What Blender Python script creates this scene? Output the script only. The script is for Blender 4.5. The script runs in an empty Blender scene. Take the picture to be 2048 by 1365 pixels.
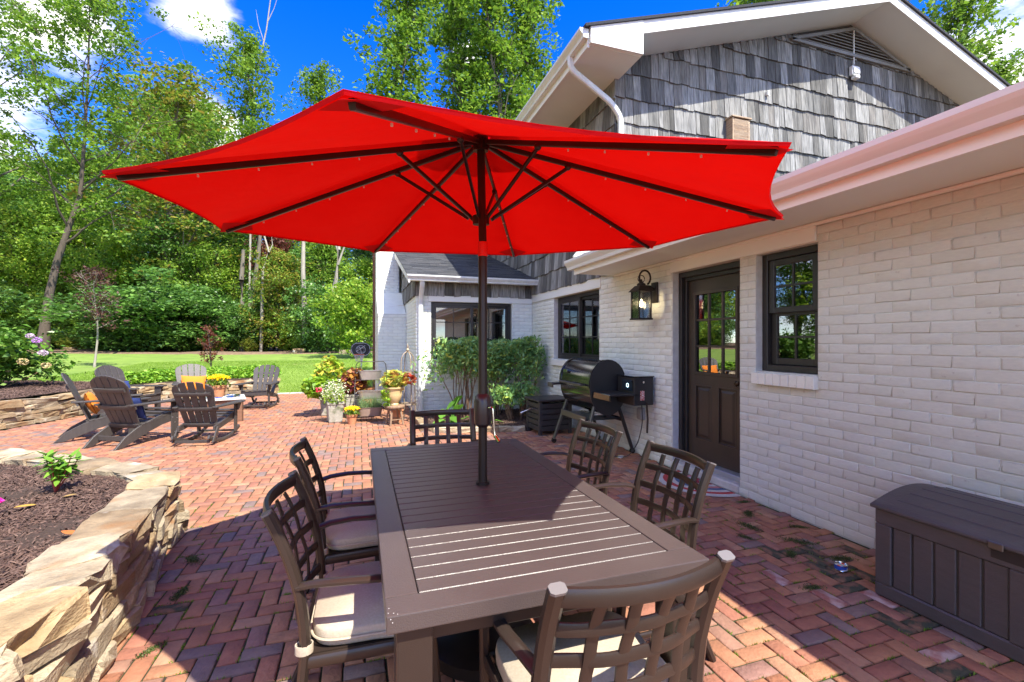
import bpy, bmesh, math, random
import numpy as np
from mathutils import Vector, Matrix, Euler
R = math.radians
random.seed(7); rng = np.random.default_rng(7)
SC = bpy.context.scene
COL = SC.collection
# ------------------------------------------------------------- camera
cam = bpy.data.cameras.new('camera'); camo = bpy.data.objects.new('camera', cam); COL.objects.link(camo)
camo.location = (0, 0, 1.4); YAW = math.atan(304/920)
camo.rotation_euler = (R(90), 0, -YAW)
cam.sensor_width = 36; cam.lens = 36*920/2048; cam.shift_y = 1.5/2048
cam.clip_end = 500; cam.clip_start = 0.05
SC.camera = camo
# ------------------------------------------------------------- world
TRAVEL = Vector((-.288, .634, -1.0))
world = bpy.data.worlds.new('World'); SC.world = world; world.use_nodes = True
wt = world.node_tree; wt.nodes.clear()
def wn(t, **k):
    n = wt.nodes.new(t)
    for a, b in k.items(): setattr(n, a, b)
    return n
out = wn('ShaderNodeOutputWorld'); bg = wn('ShaderNodeBackground')
sky = wn('ShaderNodeTexSky', sky_type='NISHITA')
sky.sun_disc = False; sky.sun_elevation = R(55.2); sky.sun_rotation = math.atan2(.288, -.634)
sky.altitude = 800; sky.air_density = 1.0; sky.dust_density = 0.15; sky.ozone_density = 7.0
hs = wn("ShaderNodeHueSaturation"); hs.inputs["Saturation"].default_value = 1.3; hs.inputs["Value"].default_value = .55; hs.inputs["Hue"].default_value = .522
wt.links.new(sky.outputs[0], hs.inputs['Color'])
tc = wn('ShaderNodeTexCoord')
def cloud_and_fill_mask():
    # broken cumulus: noise round visible banks, plus wide unseen banks added as fill light
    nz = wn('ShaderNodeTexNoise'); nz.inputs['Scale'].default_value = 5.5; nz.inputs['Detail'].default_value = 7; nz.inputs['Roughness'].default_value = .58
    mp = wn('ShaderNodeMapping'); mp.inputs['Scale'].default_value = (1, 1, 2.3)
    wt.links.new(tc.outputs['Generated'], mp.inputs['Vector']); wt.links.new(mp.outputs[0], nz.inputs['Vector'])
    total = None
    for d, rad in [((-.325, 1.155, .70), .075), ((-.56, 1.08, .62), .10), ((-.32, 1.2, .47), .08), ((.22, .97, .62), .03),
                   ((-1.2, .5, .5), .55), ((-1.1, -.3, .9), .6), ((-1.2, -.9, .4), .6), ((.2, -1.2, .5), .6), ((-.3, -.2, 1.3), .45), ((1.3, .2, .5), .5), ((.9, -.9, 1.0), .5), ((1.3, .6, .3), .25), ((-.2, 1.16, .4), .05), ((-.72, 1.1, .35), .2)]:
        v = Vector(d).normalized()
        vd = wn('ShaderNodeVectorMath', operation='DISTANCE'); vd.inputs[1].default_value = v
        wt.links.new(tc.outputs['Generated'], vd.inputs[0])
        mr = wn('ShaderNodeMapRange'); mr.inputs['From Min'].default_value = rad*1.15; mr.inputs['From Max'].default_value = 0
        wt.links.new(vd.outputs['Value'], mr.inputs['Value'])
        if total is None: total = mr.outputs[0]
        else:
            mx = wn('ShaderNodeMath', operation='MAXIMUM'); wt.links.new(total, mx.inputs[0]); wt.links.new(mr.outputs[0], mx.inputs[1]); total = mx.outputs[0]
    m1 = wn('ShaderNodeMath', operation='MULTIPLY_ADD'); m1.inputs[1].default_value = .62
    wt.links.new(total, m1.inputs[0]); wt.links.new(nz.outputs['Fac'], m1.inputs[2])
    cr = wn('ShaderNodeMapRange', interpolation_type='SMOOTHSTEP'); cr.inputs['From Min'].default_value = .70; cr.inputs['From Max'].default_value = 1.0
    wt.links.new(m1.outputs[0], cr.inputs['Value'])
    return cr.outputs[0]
cm = cloud_and_fill_mask()
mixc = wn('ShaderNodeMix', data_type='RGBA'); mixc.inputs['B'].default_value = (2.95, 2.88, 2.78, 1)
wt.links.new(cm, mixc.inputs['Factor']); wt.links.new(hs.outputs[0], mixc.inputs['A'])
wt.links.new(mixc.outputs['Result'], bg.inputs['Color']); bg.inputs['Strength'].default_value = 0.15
wt.links.new(bg.outputs[0], out.inputs[0])
sun = bpy.data.lights.new('sun', 'SUN'); sun.energy = 2.0; sun.angle = R(.5); sun.color = (1, .94, .82)
suno = bpy.data.objects.new('sun', sun); COL.objects.link(suno)
suno.rotation_euler = TRAVEL.to_track_quat('-Z', 'Y').to_euler(); suno.location = (5, -8, 18)
SC.view_settings.view_transform = 'Standard'; SC.view_settings.look = 'None'
SC.view_settings.exposure = 2.4; SC.view_settings.gamma = 1
SC.render.engine = 'CYCLES'
SC.cycles.max_bounces = 8; SC.cycles.transparent_max_bounces = 12; SC.cycles.diffuse_bounces = 4; SC.cycles.glossy_bounces = 4; SC.cycles.transmission_bounces = 6
SC.cycles.caustics_reflective = False; SC.cycles.caustics_refractive = False
SC.cycles.sample_clamp_indirect = 6
# ------------------------------------------------------------- projection helper (only used to rank pieces by how large they show)
CC, SS = math.cos(YAW), math.sin(YAW)
def size_key(x, y, z):
    d = x*SS + y*CC; u = x*CC - y*SS; v = z - 1.4
    if d < .3: return -1
    if abs(u/d) > 1.13 or abs(v/d) > .76: return -1
    return 1/d
# ------------------------------------------------------------- materials
MATS = {}
def srgb(r, g, b):
    f = lambda c: (c/255/12.92 if c/255 <= .04045 else ((c/255+.055)/1.055)**2.4)
    return (f(r), f(g), f(b))
def pm(name, c1, c2=None, scale=8, rough=.7, metal=0, bump=0, bscale=None, palette=None, spec=.5, trans=0, coords='Object', stretch=(1, 1, 1), sub=None, detail=4, contrast=(.3, .7), stain=None, coat=0, emit=None):
    """Principled material: c1..c2 mixed by noise; palette = per-piece colours; bump = fine relief; stain = (colour, scale, lo, hi)"""
    if name in MATS: return MATS[name]
    m = bpy.data.materials.new(name); m.use_nodes = True; nt = m.node_tree; N = nt.nodes; L = nt.links
    b = N['Principled BSDF']; b.inputs['Roughness'].default_value = rough; b.inputs['Metallic'].default_value = metal
    b.inputs['Specular IOR Level'].default_value = spec
    if coat: b.inputs['Coat Weight'].default_value = coat; b.inputs['Coat Roughness'].default_value = .1
    t = N.new('ShaderNodeTexCoord'); mp = N.new('ShaderNodeMapping'); mp.inputs['Scale'].default_value = stretch
    src = t.outputs[coords]
    if coords == 'World':
        pass
    L.new(src, mp.inputs['Vector'])
    vec = mp.outputs[0]
    def rnd():
        oi = N.new('ShaderNodeObjectInfo'); ge = N.new('ShaderNodeNewGeometry')
        a = N.new('ShaderNodeMath'); a.operation = 'ADD'; L.new(oi.outputs['Random'], a.inputs[0]); L.new(ge.outputs['Random Per Island'], a.inputs[1])
        f = N.new('ShaderNodeMath'); f.operation = 'FRACT'; L.new(a.outputs[0], f.inputs[0]); return f.outputs[0]
    col = None
    if palette:
        r = rnd()
        cr = N.new('ShaderNodeValToRGB'); cr.color_ramp.interpolation = 'CONSTANT' if len(palette) > 3 else 'LINEAR'
        els = cr.color_ramp.elements
        while len(els) < len(palette): els.new(.5)
        for i, c in enumerate(palette): els[i].position = i/len(palette) if len(palette) > 3 else i/(len(palette)-1); els[i].color = (*c, 1)
        L.new(r, cr.inputs[0]); col = cr.outputs[0]
        ad = N.new('ShaderNodeVectorMath'); ad.operation = 'ADD'; cb = N.new('ShaderNodeCombineXYZ')
        mm = N.new('ShaderNodeMath'); mm.operation = 'MULTIPLY'; mm.inputs[1].default_value = 37; L.new(r, mm.inputs[0])
        L.new(mm.outputs[0], cb.inputs[0]); L.new(mm.outputs[0], cb.inputs[2]); L.new(vec, ad.inputs[0]); L.new(cb.outputs[0], ad.inputs[1]); vec = ad.outputs[0]
    nz = N.new('ShaderNodeTexNoise'); nz.inputs['Scale'].default_value = scale; nz.inputs['Detail'].default_value = detail; nz.inputs['Roughness'].default_value = .6
    L.new(vec, nz.inputs['Vector'])
    mr = N.new('ShaderNodeMapRange'); mr.inputs['From Min'].default_value = contrast[0]; mr.inputs['From Max'].default_value = contrast[1]; L.new(nz.outputs['Fac'], mr.inputs['Value'])
    mx = N.new('ShaderNodeMix'); mx.data_type = 'RGBA'; L.new(mr.outputs[0], mx.inputs['Factor'])
    if col is not None:
        mx.blend_type = 'MULTIPLY'; mx.inputs['Factor'].default_value = 1
        # noise modulates the piece colour
        m2 = N.new('ShaderNodeMix'); m2.data_type = 'RGBA'; m2.inputs['A'].default_value = (*c1, 1); m2.inputs['B'].default_value = (*(c2 or c1), 1); L.new(mr.outputs[0], m2.inputs['Factor'])
        for l in list(mx.inputs['Factor'].links): L.remove(l)
        L.new(col, mx.inputs['A']); L.new(m2.outputs['Result'], mx.inputs['B'])
    else:
        mx.inputs['A'].default_value = (*c1, 1); mx.inputs['B'].default_value = (*(c2 or c1), 1)
    res = mx.outputs['Result']
    if stain:
        for st in (stain if isinstance(stain, list) else [stain]):
            sc_, ss, lo, hi = st[:4]
            n2 = N.new('ShaderNodeTexNoise'); n2.inputs['Scale'].default_value = ss; n2.inputs['Detail'].default_value = 6
            if len(st) > 4: 
                m3 = N.new('ShaderNodeMapping'); m3.inputs['Scale'].default_value = st[4]; m3.inputs['Location'].default_value = (3.1*ss, 1.7, 5.2); L.new(N.new('ShaderNodeNewGeometry').outputs['Position'], m3.inputs['Vector']); L.new(m3.outputs[0], n2.inputs['Vector'])
            else: L.new(N.new('ShaderNodeNewGeometry').outputs['Position'], n2.inputs['Vector'])
            r2 = N.new('ShaderNodeMapRange'); r2.inputs['From Min'].default_value = lo; r2.inputs['From Max'].default_value = hi; L.new(n2.outputs['Fac'], r2.inputs['Value'])
            x2 = N.new('ShaderNodeMix'); x2.data_type = 'RGBA'; L.new(r2.outputs[0], x2.inputs['Factor']); L.new(res, x2.inputs['A']); x2.inputs['B'].default_value = (*sc_, 1); res = x2.outputs['Result']
    L.new(res, b.inputs['Base Color'])
    if bump:
        nb = N.new('ShaderNodeTexNoise'); nb.inputs['Scale'].default_value = bscale or scale*4; nb.inputs['Detail'].default_value = 5; L.new(vec, nb.inputs['Vector'])
        bp = N.new('ShaderNodeBump'); bp.inputs['Strength'].default_value = min(1, bump); bp.inputs['Distance'].default_value = .004*max(1, bump)
        L.new(nb.outputs['Fac'], bp.inputs['Height']); L.new(bp.outputs[0], b.inputs['Normal'])
    if emit: b.inputs['Emission Color'].default_value = (*emit[0], 1); b.inputs['Emission Strength'].default_value = emit[1]
    if trans:
        tr = N.new('ShaderNodeBsdfTranslucent'); L.new(res, tr.inputs['Color']); ms = N.new('ShaderNodeMixShader'); ms.inputs[0].default_value = trans
        L.new(b.outputs[0], ms.inputs[1]); L.new(tr.outputs[0], ms.inputs[2]); L.new(ms.outputs[0], N['Material Output'].inputs[0])
    MATS[name] = m; return m
def leafmat(name, pal, trans=.46, rough=.5, spec=.35):
    return pm(name, (1.15, 1.2, 1.0), (1.75, 1.75, 1.35), scale=.6, rough=rough, palette=pal, trans=trans, spec=spec, contrast=(.35, .65))
def glassmat(name, tint=(.5, .5, .5), refl=.3, rough=.0, bump=0):
    if name in MATS: return MATS[name]
    m = bpy.data.materials.new(name); m.use_nodes = True; nt = m.node_tree; N = nt.nodes; L = nt.links
    for n in list(N):
        if n.type == 'BSDF_PRINCIPLED': N.remove(n)
    g = N.new('ShaderNodeBsdfGlossy'); g.inputs['Roughness'].default_value = rough; g.inputs['Color'].default_value = (.95, .95, .95, 1)
    t = N.new('ShaderNodeBsdfTransparent'); t.inputs['Color'].default_value = (*tint, 1)
    lw = N.new('ShaderNodeFresnel'); lw.inputs['IOR'].default_value = 1.5
    a = N.new('ShaderNodeMath'); a.operation = 'ADD'; a.inputs[1].default_value = refl; a.use_clamp = True; L.new(lw.outputs[0], a.inputs[0])
    ms = N.new('ShaderNodeMixShader'); L.new(a.outputs[0], ms.inputs[0]); L.new(t.outputs[0], ms.inputs[1]); L.new(g.outputs[0], ms.inputs[2])
    if bump:
        nb = N.new('ShaderNodeTexNoise'); nb.inputs['Scale'].default_value = 2.2; nb.inputs['Detail'].default_value = 2
        bp = N.new('ShaderNodeBump'); bp.inputs['Strength'].default_value = bump; bp.inputs['Distance'].default_value = .02
        tcn = N.new('ShaderNodeTexCoord'); L.new(tcn.outputs['Object'], nb.inputs['Vector']); L.new(nb.outputs['Fac'], bp.inputs['Height']); L.new(bp.outputs[0], g.inputs['Normal'])
    L.new(ms.outputs[0], N['Material Output'].inputs[0]); MATS[name] = m; return m
# ------------------------------------------------------------- mesh builder
class MB:
    def __init__(s): s.v = []; s.f = []
    def add(s, vs, fs):
        o = len(s.v); s.v += [tuple(p) for p in vs]; s.f += [tuple(i+o for i in q) for q in fs]; return s
    def box(s, a, b, rot=None, piv=None):
        (x0, y0, z0), (x1, y1, z1) = a, b
        x0, x1 = sorted((x0, x1)); y0, y1 = sorted((y0, y1)); z0, z1 = sorted((z0, z1))
        vs = [Vector(p) for p in ((x0, y0, z0), (x1, y0, z0), (x1, y1, z0), (x0, y1, z0), (x0, y0, z1), (x1, y0, z1), (x1, y1, z1), (x0, y1, z1))]
        if rot is not None:
            c = Vector(piv) if piv is not None else Vector(((x0+x1)/2, (y0+y1)/2, (z0+z1)/2)); vs = [rot @ (p-c) + c for p in vs]
        return s.add(vs, [(0, 3, 2, 1), (4, 5, 6, 7), (0, 1, 5, 4), (1, 2, 6, 5), (2, 3, 7, 6), (3, 0, 4, 7)])
    def hexa(s, vs): return s.add(vs, [(0, 3, 2, 1), (4, 5, 6, 7), (0, 1, 5, 4), (1, 2, 6, 5), (2, 3, 7, 6), (3, 0, 4, 7)])
    def sweep(s, pts, sec, ref=(0, 0, 1), scales=None, caps=True, closed=False):
        """sec: list of (a,b); a along 'side' = tangent x ref, b along up"""
        pts = [Vector(p) for p in pts]; n = len(pts); m = len(sec); o = len(s.v); ref = Vector(ref)
        for i, p in enumerate(pts):
            if closed: t = pts[(i+1) % n]-pts[i-1]
            else: t = pts[min(i+1, n-1)]-pts[max(i-1, 0)]
            t.normalize(); side = t.cross(ref)
            if side.length < 1e-4: side = t.cross(Vector((1, 0, 0)))
            side.normalize(); up = side.cross(t); k = scales[i] if scales else 1
            for a, b in sec: s.v.append(tuple(p+side*a*k+up*b*k))
        for i in range(n if closed else n-1):
            for j in range(m):
                a = o+i*m+j; b = o+i*m+(j+1) % m; c = o+((i+1) % n)*m+(j+1) % m; d = o+((i+1) % n)*m+j
                s.f.append((a, b, c, d))
        if caps and not closed:
            s.f.append(tuple(o+j for j in range(m))[::-1]); s.f.append(tuple(o+(n-1)*m+j for j in range(m)))
        return s
    def tube(s, pts, r, n=8, ref=(0, 0, 1), caps=True, closed=False):
        rs = r if isinstance(r, (list, tuple)) else [r]*len(pts)
        return s.sweep(pts, [(math.cos(2*math.pi*j/n), math.sin(2*math.pi*j/n)) for j in range(n)], ref, rs, caps, closed)
    def lathe(s, prof, c=(0, 0, 0), n=20, sx=1, sy=1):
        o = len(s.v); m = len(prof)
        for j in range(n):
            a = 2*math.pi*j/n
            for r, z in prof: s.v.append((c[0]+r*math.cos(a)*sx, c[1]+r*math.sin(a)*sy, c[2]+z))
        for j in range(n):
            for i in range(m-1):
                a = o+j*m+i; b = o+((j+1) % n)*m+i; s.f.append((a, b, b+1, a+1))
        if prof[0][0] > 1e-4: s.f.append(tuple(o+j*m for j in range(n))[::-1])
        if prof[-1][0] > 1e-4: s.f.append(tuple(o+j*m+m-1 for j in range(n)))
        return s
    def prism(s, poly, axis, a, b):
        """poly of 2D points extruded from a to b along axis ('x','y','z')"""
        def P(p, q): return {'x': (q, p[0], p[1]), 'y': (p[0], q, p[1]), 'z': (p[0], p[1], q)}[axis]
        n = len(poly); o = len(s.v)
        s.v += [P(p, a) for p in poly]+[P(p, b) for p in poly]
        s.f.append(tuple(o+i for i in range(n))[::-1]); s.f.append(tuple(o+n+i for i in range(n)))
        for i in range(n): j = (i+1) % n; s.f.append((o+i, o+j, o+n+j, o+n+i))
        return s
    def sphere(s, c, r, n=12, m=8, sc=(1, 1, 1)):
        return s.lathe([(max(1e-5, r*math.sin(math.pi*i/m))*1, -r*math.cos(math.pi*i/m)*sc[2]) for i in range(m+1)], c, n, sc[0], sc[1])
    def mesh(s, name, mat, bevel=0, seg=1, smooth=True, angle=35, merge=False):
        me = bpy.data.meshes.new(name); me.from_pydata(s.v, [], s.f)
        bm = bmesh.new(); bm.from_mesh(me)
        if merge: bmesh.ops.remove_doubles(bm, verts=bm.verts, dist=1e-4)
        bmesh.ops.recalc_face_normals(bm, faces=bm.faces)
        if bevel:
            es = [e for e in bm.edges if len(e.link_faces) == 2 and e.calc_face_angle(0) > R(30)]
            try: bmesh.ops.bevel(bm, geom=es, offset=bevel, segments=seg, affect='EDGES', profile=.6, clamp_overlap=True)
            except Exception: pass
        bm.to_mesh(me); bm.free()
        if smooth and not (bevel and angle == 35):
            me.polygons.foreach_set('use_smooth', [True]*len(me.polygons)); me.set_sharp_from_angle(angle=R(angle))
        if mat: me.materials.append(mat)
        return me
    def build(s, name, mat, parent=None, loc=None, rotz=0, **k):
        return link(name, s.mesh(name, mat, **k), parent, loc, rotz)
def link(name, me, parent=None, loc=None, rotz=0, rot=None, scale=None):
    o = bpy.data.objects.new(name, me); COL.objects.link(o)
    if parent: o.parent = parent
    if loc is not None: o.location = loc
    if rot is not None: o.rotation_euler = rot
    elif rotz: o.rotation_euler = (0, 0, rotz)
    if scale is not None: o.scale = scale
    return o
def tag(o, label, cat, group=None, kind=None):
    o['label'] = label; o['category'] = cat
    if group: o['group'] = group
    if kind: o['kind'] = kind
    return o
def thing(name, label, cat, loc=(0, 0, 0), rotz=0, group=None):
    o = bpy.data.objects.new(name, None); COL.objects.link(o); o.location = loc; o.rotation_euler = (0, 0, rotz)
    o.empty_display_size = .1
    return tag(o, label, cat, group)
def struct(o): o['kind'] = 'structure'; return o
def stuff(o): o['kind'] = 'stuff'; return o
def copy_tree(o, parent=None):
    c = o.copy(); COL.objects.link(c); c.parent = parent
    for ch in list(o.children): copy_tree(ch, c)
    return c
def npmesh(name, V, F, mat, smooth=False):
    """V (n,3), F (m,3|4) numpy"""
    me = bpy.data.meshes.new(name); k = F.shape[1]
    me.vertices.add(len(V)); me.vertices.foreach_set('co', V.astype(np.float32).ravel())
    me.loops.add(F.size); me.loops.foreach_set('vertex_index', F.astype(np.int32).ravel())
    me.polygons.add(len(F)); me.polygons.foreach_set('loop_start', np.arange(0, F.size, k, dtype=np.int32)); me.polygons.foreach_set('loop_total', np.full(len(F), k, np.int32))
    if smooth: me.polygons.foreach_set('use_smooth', np.ones(len(F), bool))
    me.update(calc_edges=True)
    if mat: me.materials.append(mat)
    return me
RECT = lambda w, h, b=.25: [(w/2, -h/2+h*b), (w/2, h/2-h*b), (w/2-w*b, h/2), (-w/2+w*b, h/2), (-w/2, h/2-h*b), (-w/2, -h/2+h*b), (-w/2+w*b, -h/2), (w/2-w*b, -h/2)]
def leaves(C_, L_, W_, droop=.0, up=.6, fold=.18, rs=None):
    """one folded rhombus (2 triangles) per centre"""
    rs = rs or rng; n = len(C_)
    nrm = rs.normal(size=(n, 3)); nrm[:, 2] = np.abs(nrm[:, 2])+up; nrm /= np.linalg.norm(nrm, axis=1, keepdims=True)
    t = rs.normal(size=(n, 3)); t[:, 2] -= droop; t -= nrm*np.sum(t*nrm, 1, keepdims=True); t /= np.linalg.norm(t, axis=1, keepdims=True)+1e-9
    b = np.cross(nrm, t); s_ = rs.uniform(.45, 1.45, (n, 1))
    L2 = L_*s_/2; W2 = W_*s_/2
    v0 = C_-t*L2; v2 = C_+t*L2-nrm*L2*fold; v1 = C_+b*W2+nrm*W2*fold; v3 = C_-b*W2+nrm*W2*fold
    V = np.stack([v0, v1, v2, v3], 1).reshape(-1, 3)
    F = np.arange(n*4).reshape(n, 4)
    return V, F
def blob_points(n, c, r, rs=None, shell=.55):
    rs = rs or rng
    p = rs.normal(size=(n, 3)); p /= np.linalg.norm(p, axis=1, keepdims=True)
    return np.asarray(c)+p*(rs.uniform(shell, 1, (n, 1))**.8)*np.asarray(r)
# ============================================================= materials
def px(*c): return c
M_BRICKP = pm('paver_clay', (.74, .78, .80), (1.14, 1.22, 1.22), scale=11, rough=.82, bump=1.5, bscale=55, contrast=(.25, .75),
    palette=[(.36, .155, .082), (.33, .13, .078), (.39, .18, .095), (.31, .13, .085), (.37, .16, .082), (.34, .135, .078), (.27, .135, .105), (.40, .20, .115), (.35, .14, .074), (.30, .15, .10), (.36, .155, .082), (.31, .12, .075), (.215, .14, .12)],
    stain=[((.05, .06, .03), 1.6, .66, .74), ((.55, .42, .36), 3.1, .70, .84)])
M_BRICKL = pm('lime_bloomed_paver', (.31, .125, .09), (.46, .34, .30), scale=9, rough=.9, bump=1.5, bscale=55, contrast=(.42, .60))
M_BRICKM = pm('mossy_paver', (.24, .12, .07), (.055, .06, .035), scale=11, rough=.95, bump=2.2, bscale=70, contrast=(.38, .56))
M_JOINT = pm('mossy_sand_joint', (.030, .026, .018), (.035, .055, .012), scale=9, rough=1, bump=1, bscale=150)
M_MOSS = pm('moss', (.05, .10, .015), (.10, .17, .03), scale=40, rough=1, bump=1)
WHITE_PAL = [(.775, .80, .735), (.79, .815, .75), (.76, .785, .725), (.785, .805, .735)]
M_WBRICK = pm('white_painted_brick', (.93, .93, .93), (1.04, 1.03, 1.02), scale=5, rough=.62, bump=1.2, bscale=60, palette=WHITE_PAL,
    stain=[((.50, .46, .42), 22, .68, .80), ((.60, .47, .33), 2.6, .67, .82, (.6, .6, 3.5))])
M_WMORT = pm('white_painted_mortar', (.66, .67, .62), (.54, .545, .50), scale=14, rough=.8, bump=1, bscale=120)
M_TRIM = pm('white_trim_paint', (.78, .795, .755), (.75, .765, .73), scale=3, rough=.45, bump=.15, bscale=40)
M_GUT = pm('white_gutter_metal', (.73, .77, .745), (.58, .61, .59), scale=9, rough=.35, stretch=(1, .08, 1), bump=.1)
M_SOFFIT = pm('soffit_paint', (.74, .785, .755), (.71, .755, .725), scale=2, rough=.6)
M_SHAKE = pm('weathered_cedar', (.50, .50, .49), (1.55, 1.53, 1.48), scale=6, rough=.9, bump=2.4, bscale=9, stretch=(7, 7, .5), contrast=(.30, .70),
    palette=[(.15, .15, .143), (.21, .213, .208), (.10, .10, .096), (.26, .265, .262), (.135, .138, .136), (.175, .17, .16), (.08, .08, .077), (.235, .238, .235)])
M_SHAKEB = pm('shake_backing', (.06, .055, .05), rough=1)
M_ROOF = pm('asphalt_shingle', (.7, .7, .7), (1.3, 1.3, 1.3), scale=60, rough=.95, bump=1.5, bscale=300, palette=[(.045, .048, .055), (.06, .063, .07), (.035, .038, .045), (.07, .07, .075), (.05, .053, .058)])
M_DARKF = pm('black_window_frame', (.018, .017, .017), (.03, .027, .025), scale=6, rough=.4, bump=.15)
M_DOOR = pm('dark_brown_door_paint', (.035, .024, .018), (.05, .034, .024), scale=4, rough=.42, bump=.3, bscale=60)
M_GLASS = glassmat('window_glass', (.45, .45, .45), .16)
M_DGLASS = glassmat('door_glass', (.35, .35, .35), .32, bump=.02)
M_INT = pm('interior_wall_paint', (.35, .31, .26), rough=.9)
M_INTF = pm('interior_floor', (.16, .10, .06), rough=.6)
M_CURT = pm('curtain_cloth', (.45, .42, .38), (.3, .28, .26), scale=20, stretch=(1, 6, .1), rough=.95)
M_STONE = pm('sandstone', (.47, .395, .27), (.20, .155, .10), scale=5, rough=.9, bump=2.4, bscale=60, stretch=(1, 1, 1.5), contrast=(.35, .72), palette=[(1, 1, 1), (.80, .68, .54), (1.1, 1.08, 1.04), (.78, .76, .74), (1.02, .90, .72), (.68, .60, .52)], stain=[((.27, .145, .06), 3.3, .55, .72), ((.50, .47, .41), 3.7, .60, .72), ((.12, .09, .06), 7, .68, .80)])
M_STEP = pm('pale_limestone', (.62, .60, .56), (.42, .42, .40), scale=6, rough=.85, bump=1.5, bscale=40)
M_SOIL = pm('mulch_ground', (.035, .020, .013), (.07, .042, .028), scale=40, rough=1, bump=2, bscale=140)
M_CHIP = pm('mulch_chip', (.8, .8, .8), (1.2, 1.2, 1.2), scale=30, rough=1, palette=[(.075, .042, .032), (.11, .065, .048), (.045, .026, .02), (.16, .10, .075), (.09, .05, .036)])
M_LAWN = pm('lawn_turf', (.15, .24, .03), (.20, .30, .045), scale=.55, rough=.95, bump=2, bscale=90, detail=8, stain=[((.26, .24, .09), .33, .63, .72), ((.13, .22, .028), 1.3, .5, .62)])
M_BARE = pm('leaf_litter_ground', (.24, .16, .10), (.13, .085, .05), scale=6, rough=1, bump=2, bscale=50)
# ============================================================= ground
def sstep(x): x = np.clip(x, 0, 1); return x*x*(3-2*x)
BEDWALL = [(-6.3, 7.9), (-5.75, 8.7), (-5.42, 9.4), (-5.15, 10.2), (-5.02, 11.0), (-4.85, 11.8), (-4.45, 12.45), (-3.85, 12.85), (-3.2, 13.05), (-2.65, 13.25), (-2.25, 13.55), (-2.12, 13.95), (-2.3, 14.3)]
def bedfront(X):
    xs = np.array([p[0] for p in BEDWALL[:-1]]); ys = np.array([p[1] for p in BEDWALL[:-1]])
    return np.interp(X, xs, ys)
def terrain(X, Y):
    zL = .43+.33*sstep((Y-15)/15); zR = .02+.72*sstep((Y-13.7)/12)
    w = sstep((X+3.4)/1.6)*(1-sstep((Y-15)/8)); w = np.where(Y > 23, 0, w)
    z = zL*(1-w)+zR*w
    z = z + .25*sstep((Y-32)/20) + .10*sstep((-X-9)/10)
    front = np.where(X < -2.2, bedfront(X)+.62, 13.72)
    front = np.where((X > -6.9) & (X < -2.2), np.maximum(front, 13.4), front)
    front = np.where(X < -6.9, 8.4, front)
    return np.where(Y < front, -.12, z)
def grid_sheet(name, x0, x1, y0, y1, nx, ny, zf, mat):
    xs = np.linspace(x0, x1, nx); ys = np.linspace(y0, y1, ny); X, Y = np.meshgrid(xs, ys)
    Z = zf(X, Y); V = np.stack([X, Y, Z], -1).reshape(-1, 3)
    i = np.arange((ny-1)*(nx-1)); r = i//(nx-1); c = i % (nx-1); a = r*nx+c
    F = np.stack([a, a+1, a+nx+1, a+nx], 1)
    return link(name, npmesh(name, V, F, mat, True))
# base earth reaching the horizon
o = MB().box((-200, -120, -.5), (200, 240, -.14)).build('ground', M_BARE, smooth=False); struct(o)
def lawn_z(X, Y): return terrain(X, Y)
o = grid_sheet('lawn', -32, 30, 7, 33.5, 260, 220, lawn_z, M_LAWN); struct(o)
o = grid_sheet('woodland_floor', -60, 60, 26.5, 75, 120, 60, lambda X, Y: terrain(X, Y)+.06*np.sin(X*1.3)*np.cos(Y)+np.where(Y < 27.6+1.1*np.sin(X*.35)+1.6*sstep((X+8)/14), -.35, .05), M_BARE); struct(o)
# side ground left of the upper bed, level with the lawn
# ------------------------------------------------------------- patio
NEAR_BED = [(-3.35, 5.60), (-2.85, 5.38), (-2.15, 4.86), (-1.50, 4.38), (-1.22, 4.02), (-1.16, 3.45), (-1.07, 2.9), (-1.02, 2.45), (-1.0, 2.05), (-1.12, 1.72), (-1.5, 1.4), (-2.2, 1.1)]
NB_POLY = NEAR_BED+[(-4.5, 1.0), (-4.5, 5.7)]
def inpoly(x, y, P):
    c = False; j = len(P)-1
    for i in range(len(P)):
        xi, yi = P[i]; xj, yj = P[j]
        if (yi > y) != (yj > y) and x < (xj-xi)*(y-yi)/(yj-yi)+xi: c = not c
        j = i
    return c
NB_IN = [(x-.10, y-.10) for x, y in NEAR_BED]+[(-4.5, 1.0), (-4.5, 5.6)]
MULCH_BED = [(1.02, 8.69), (1.0, 7.35), (1.25, 7.12), (1.7, 7.02), (2.55, 6.80), (2.75, 7.0), (3.3, 7.05), (3.3, 8.69)]
def on_patio(x, y):
    if x > 3.28 or y < -1.2 or y > 13.68 or x < -7.4: return False
    if x > .36 and y > 10.55: return False
    if x > .97 and y > 8.6: return False
    if inpoly(x+.0, y, NB_IN) or inpoly(x, y, MULCH_BED): return False
    if x < -5.2 and y < 6 : pass
    if y > 7.9 and x < -2.1 and y > float(bedfront(np.array([x]))[0]): return False
    if x < -6.3 and y > 7.9: return False
    if x < -6.0 and y < 3: return False
    return True
patio = MB().add([(-7.6, -1.4, -.009), (3.36, -1.4, -.009), (3.36, 13.75, -.009), (-7.6, 13.75, -.009)], [(0, 1, 2, 3)]).build('patio', M_JOINT, smooth=False); struct(patio)
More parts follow.
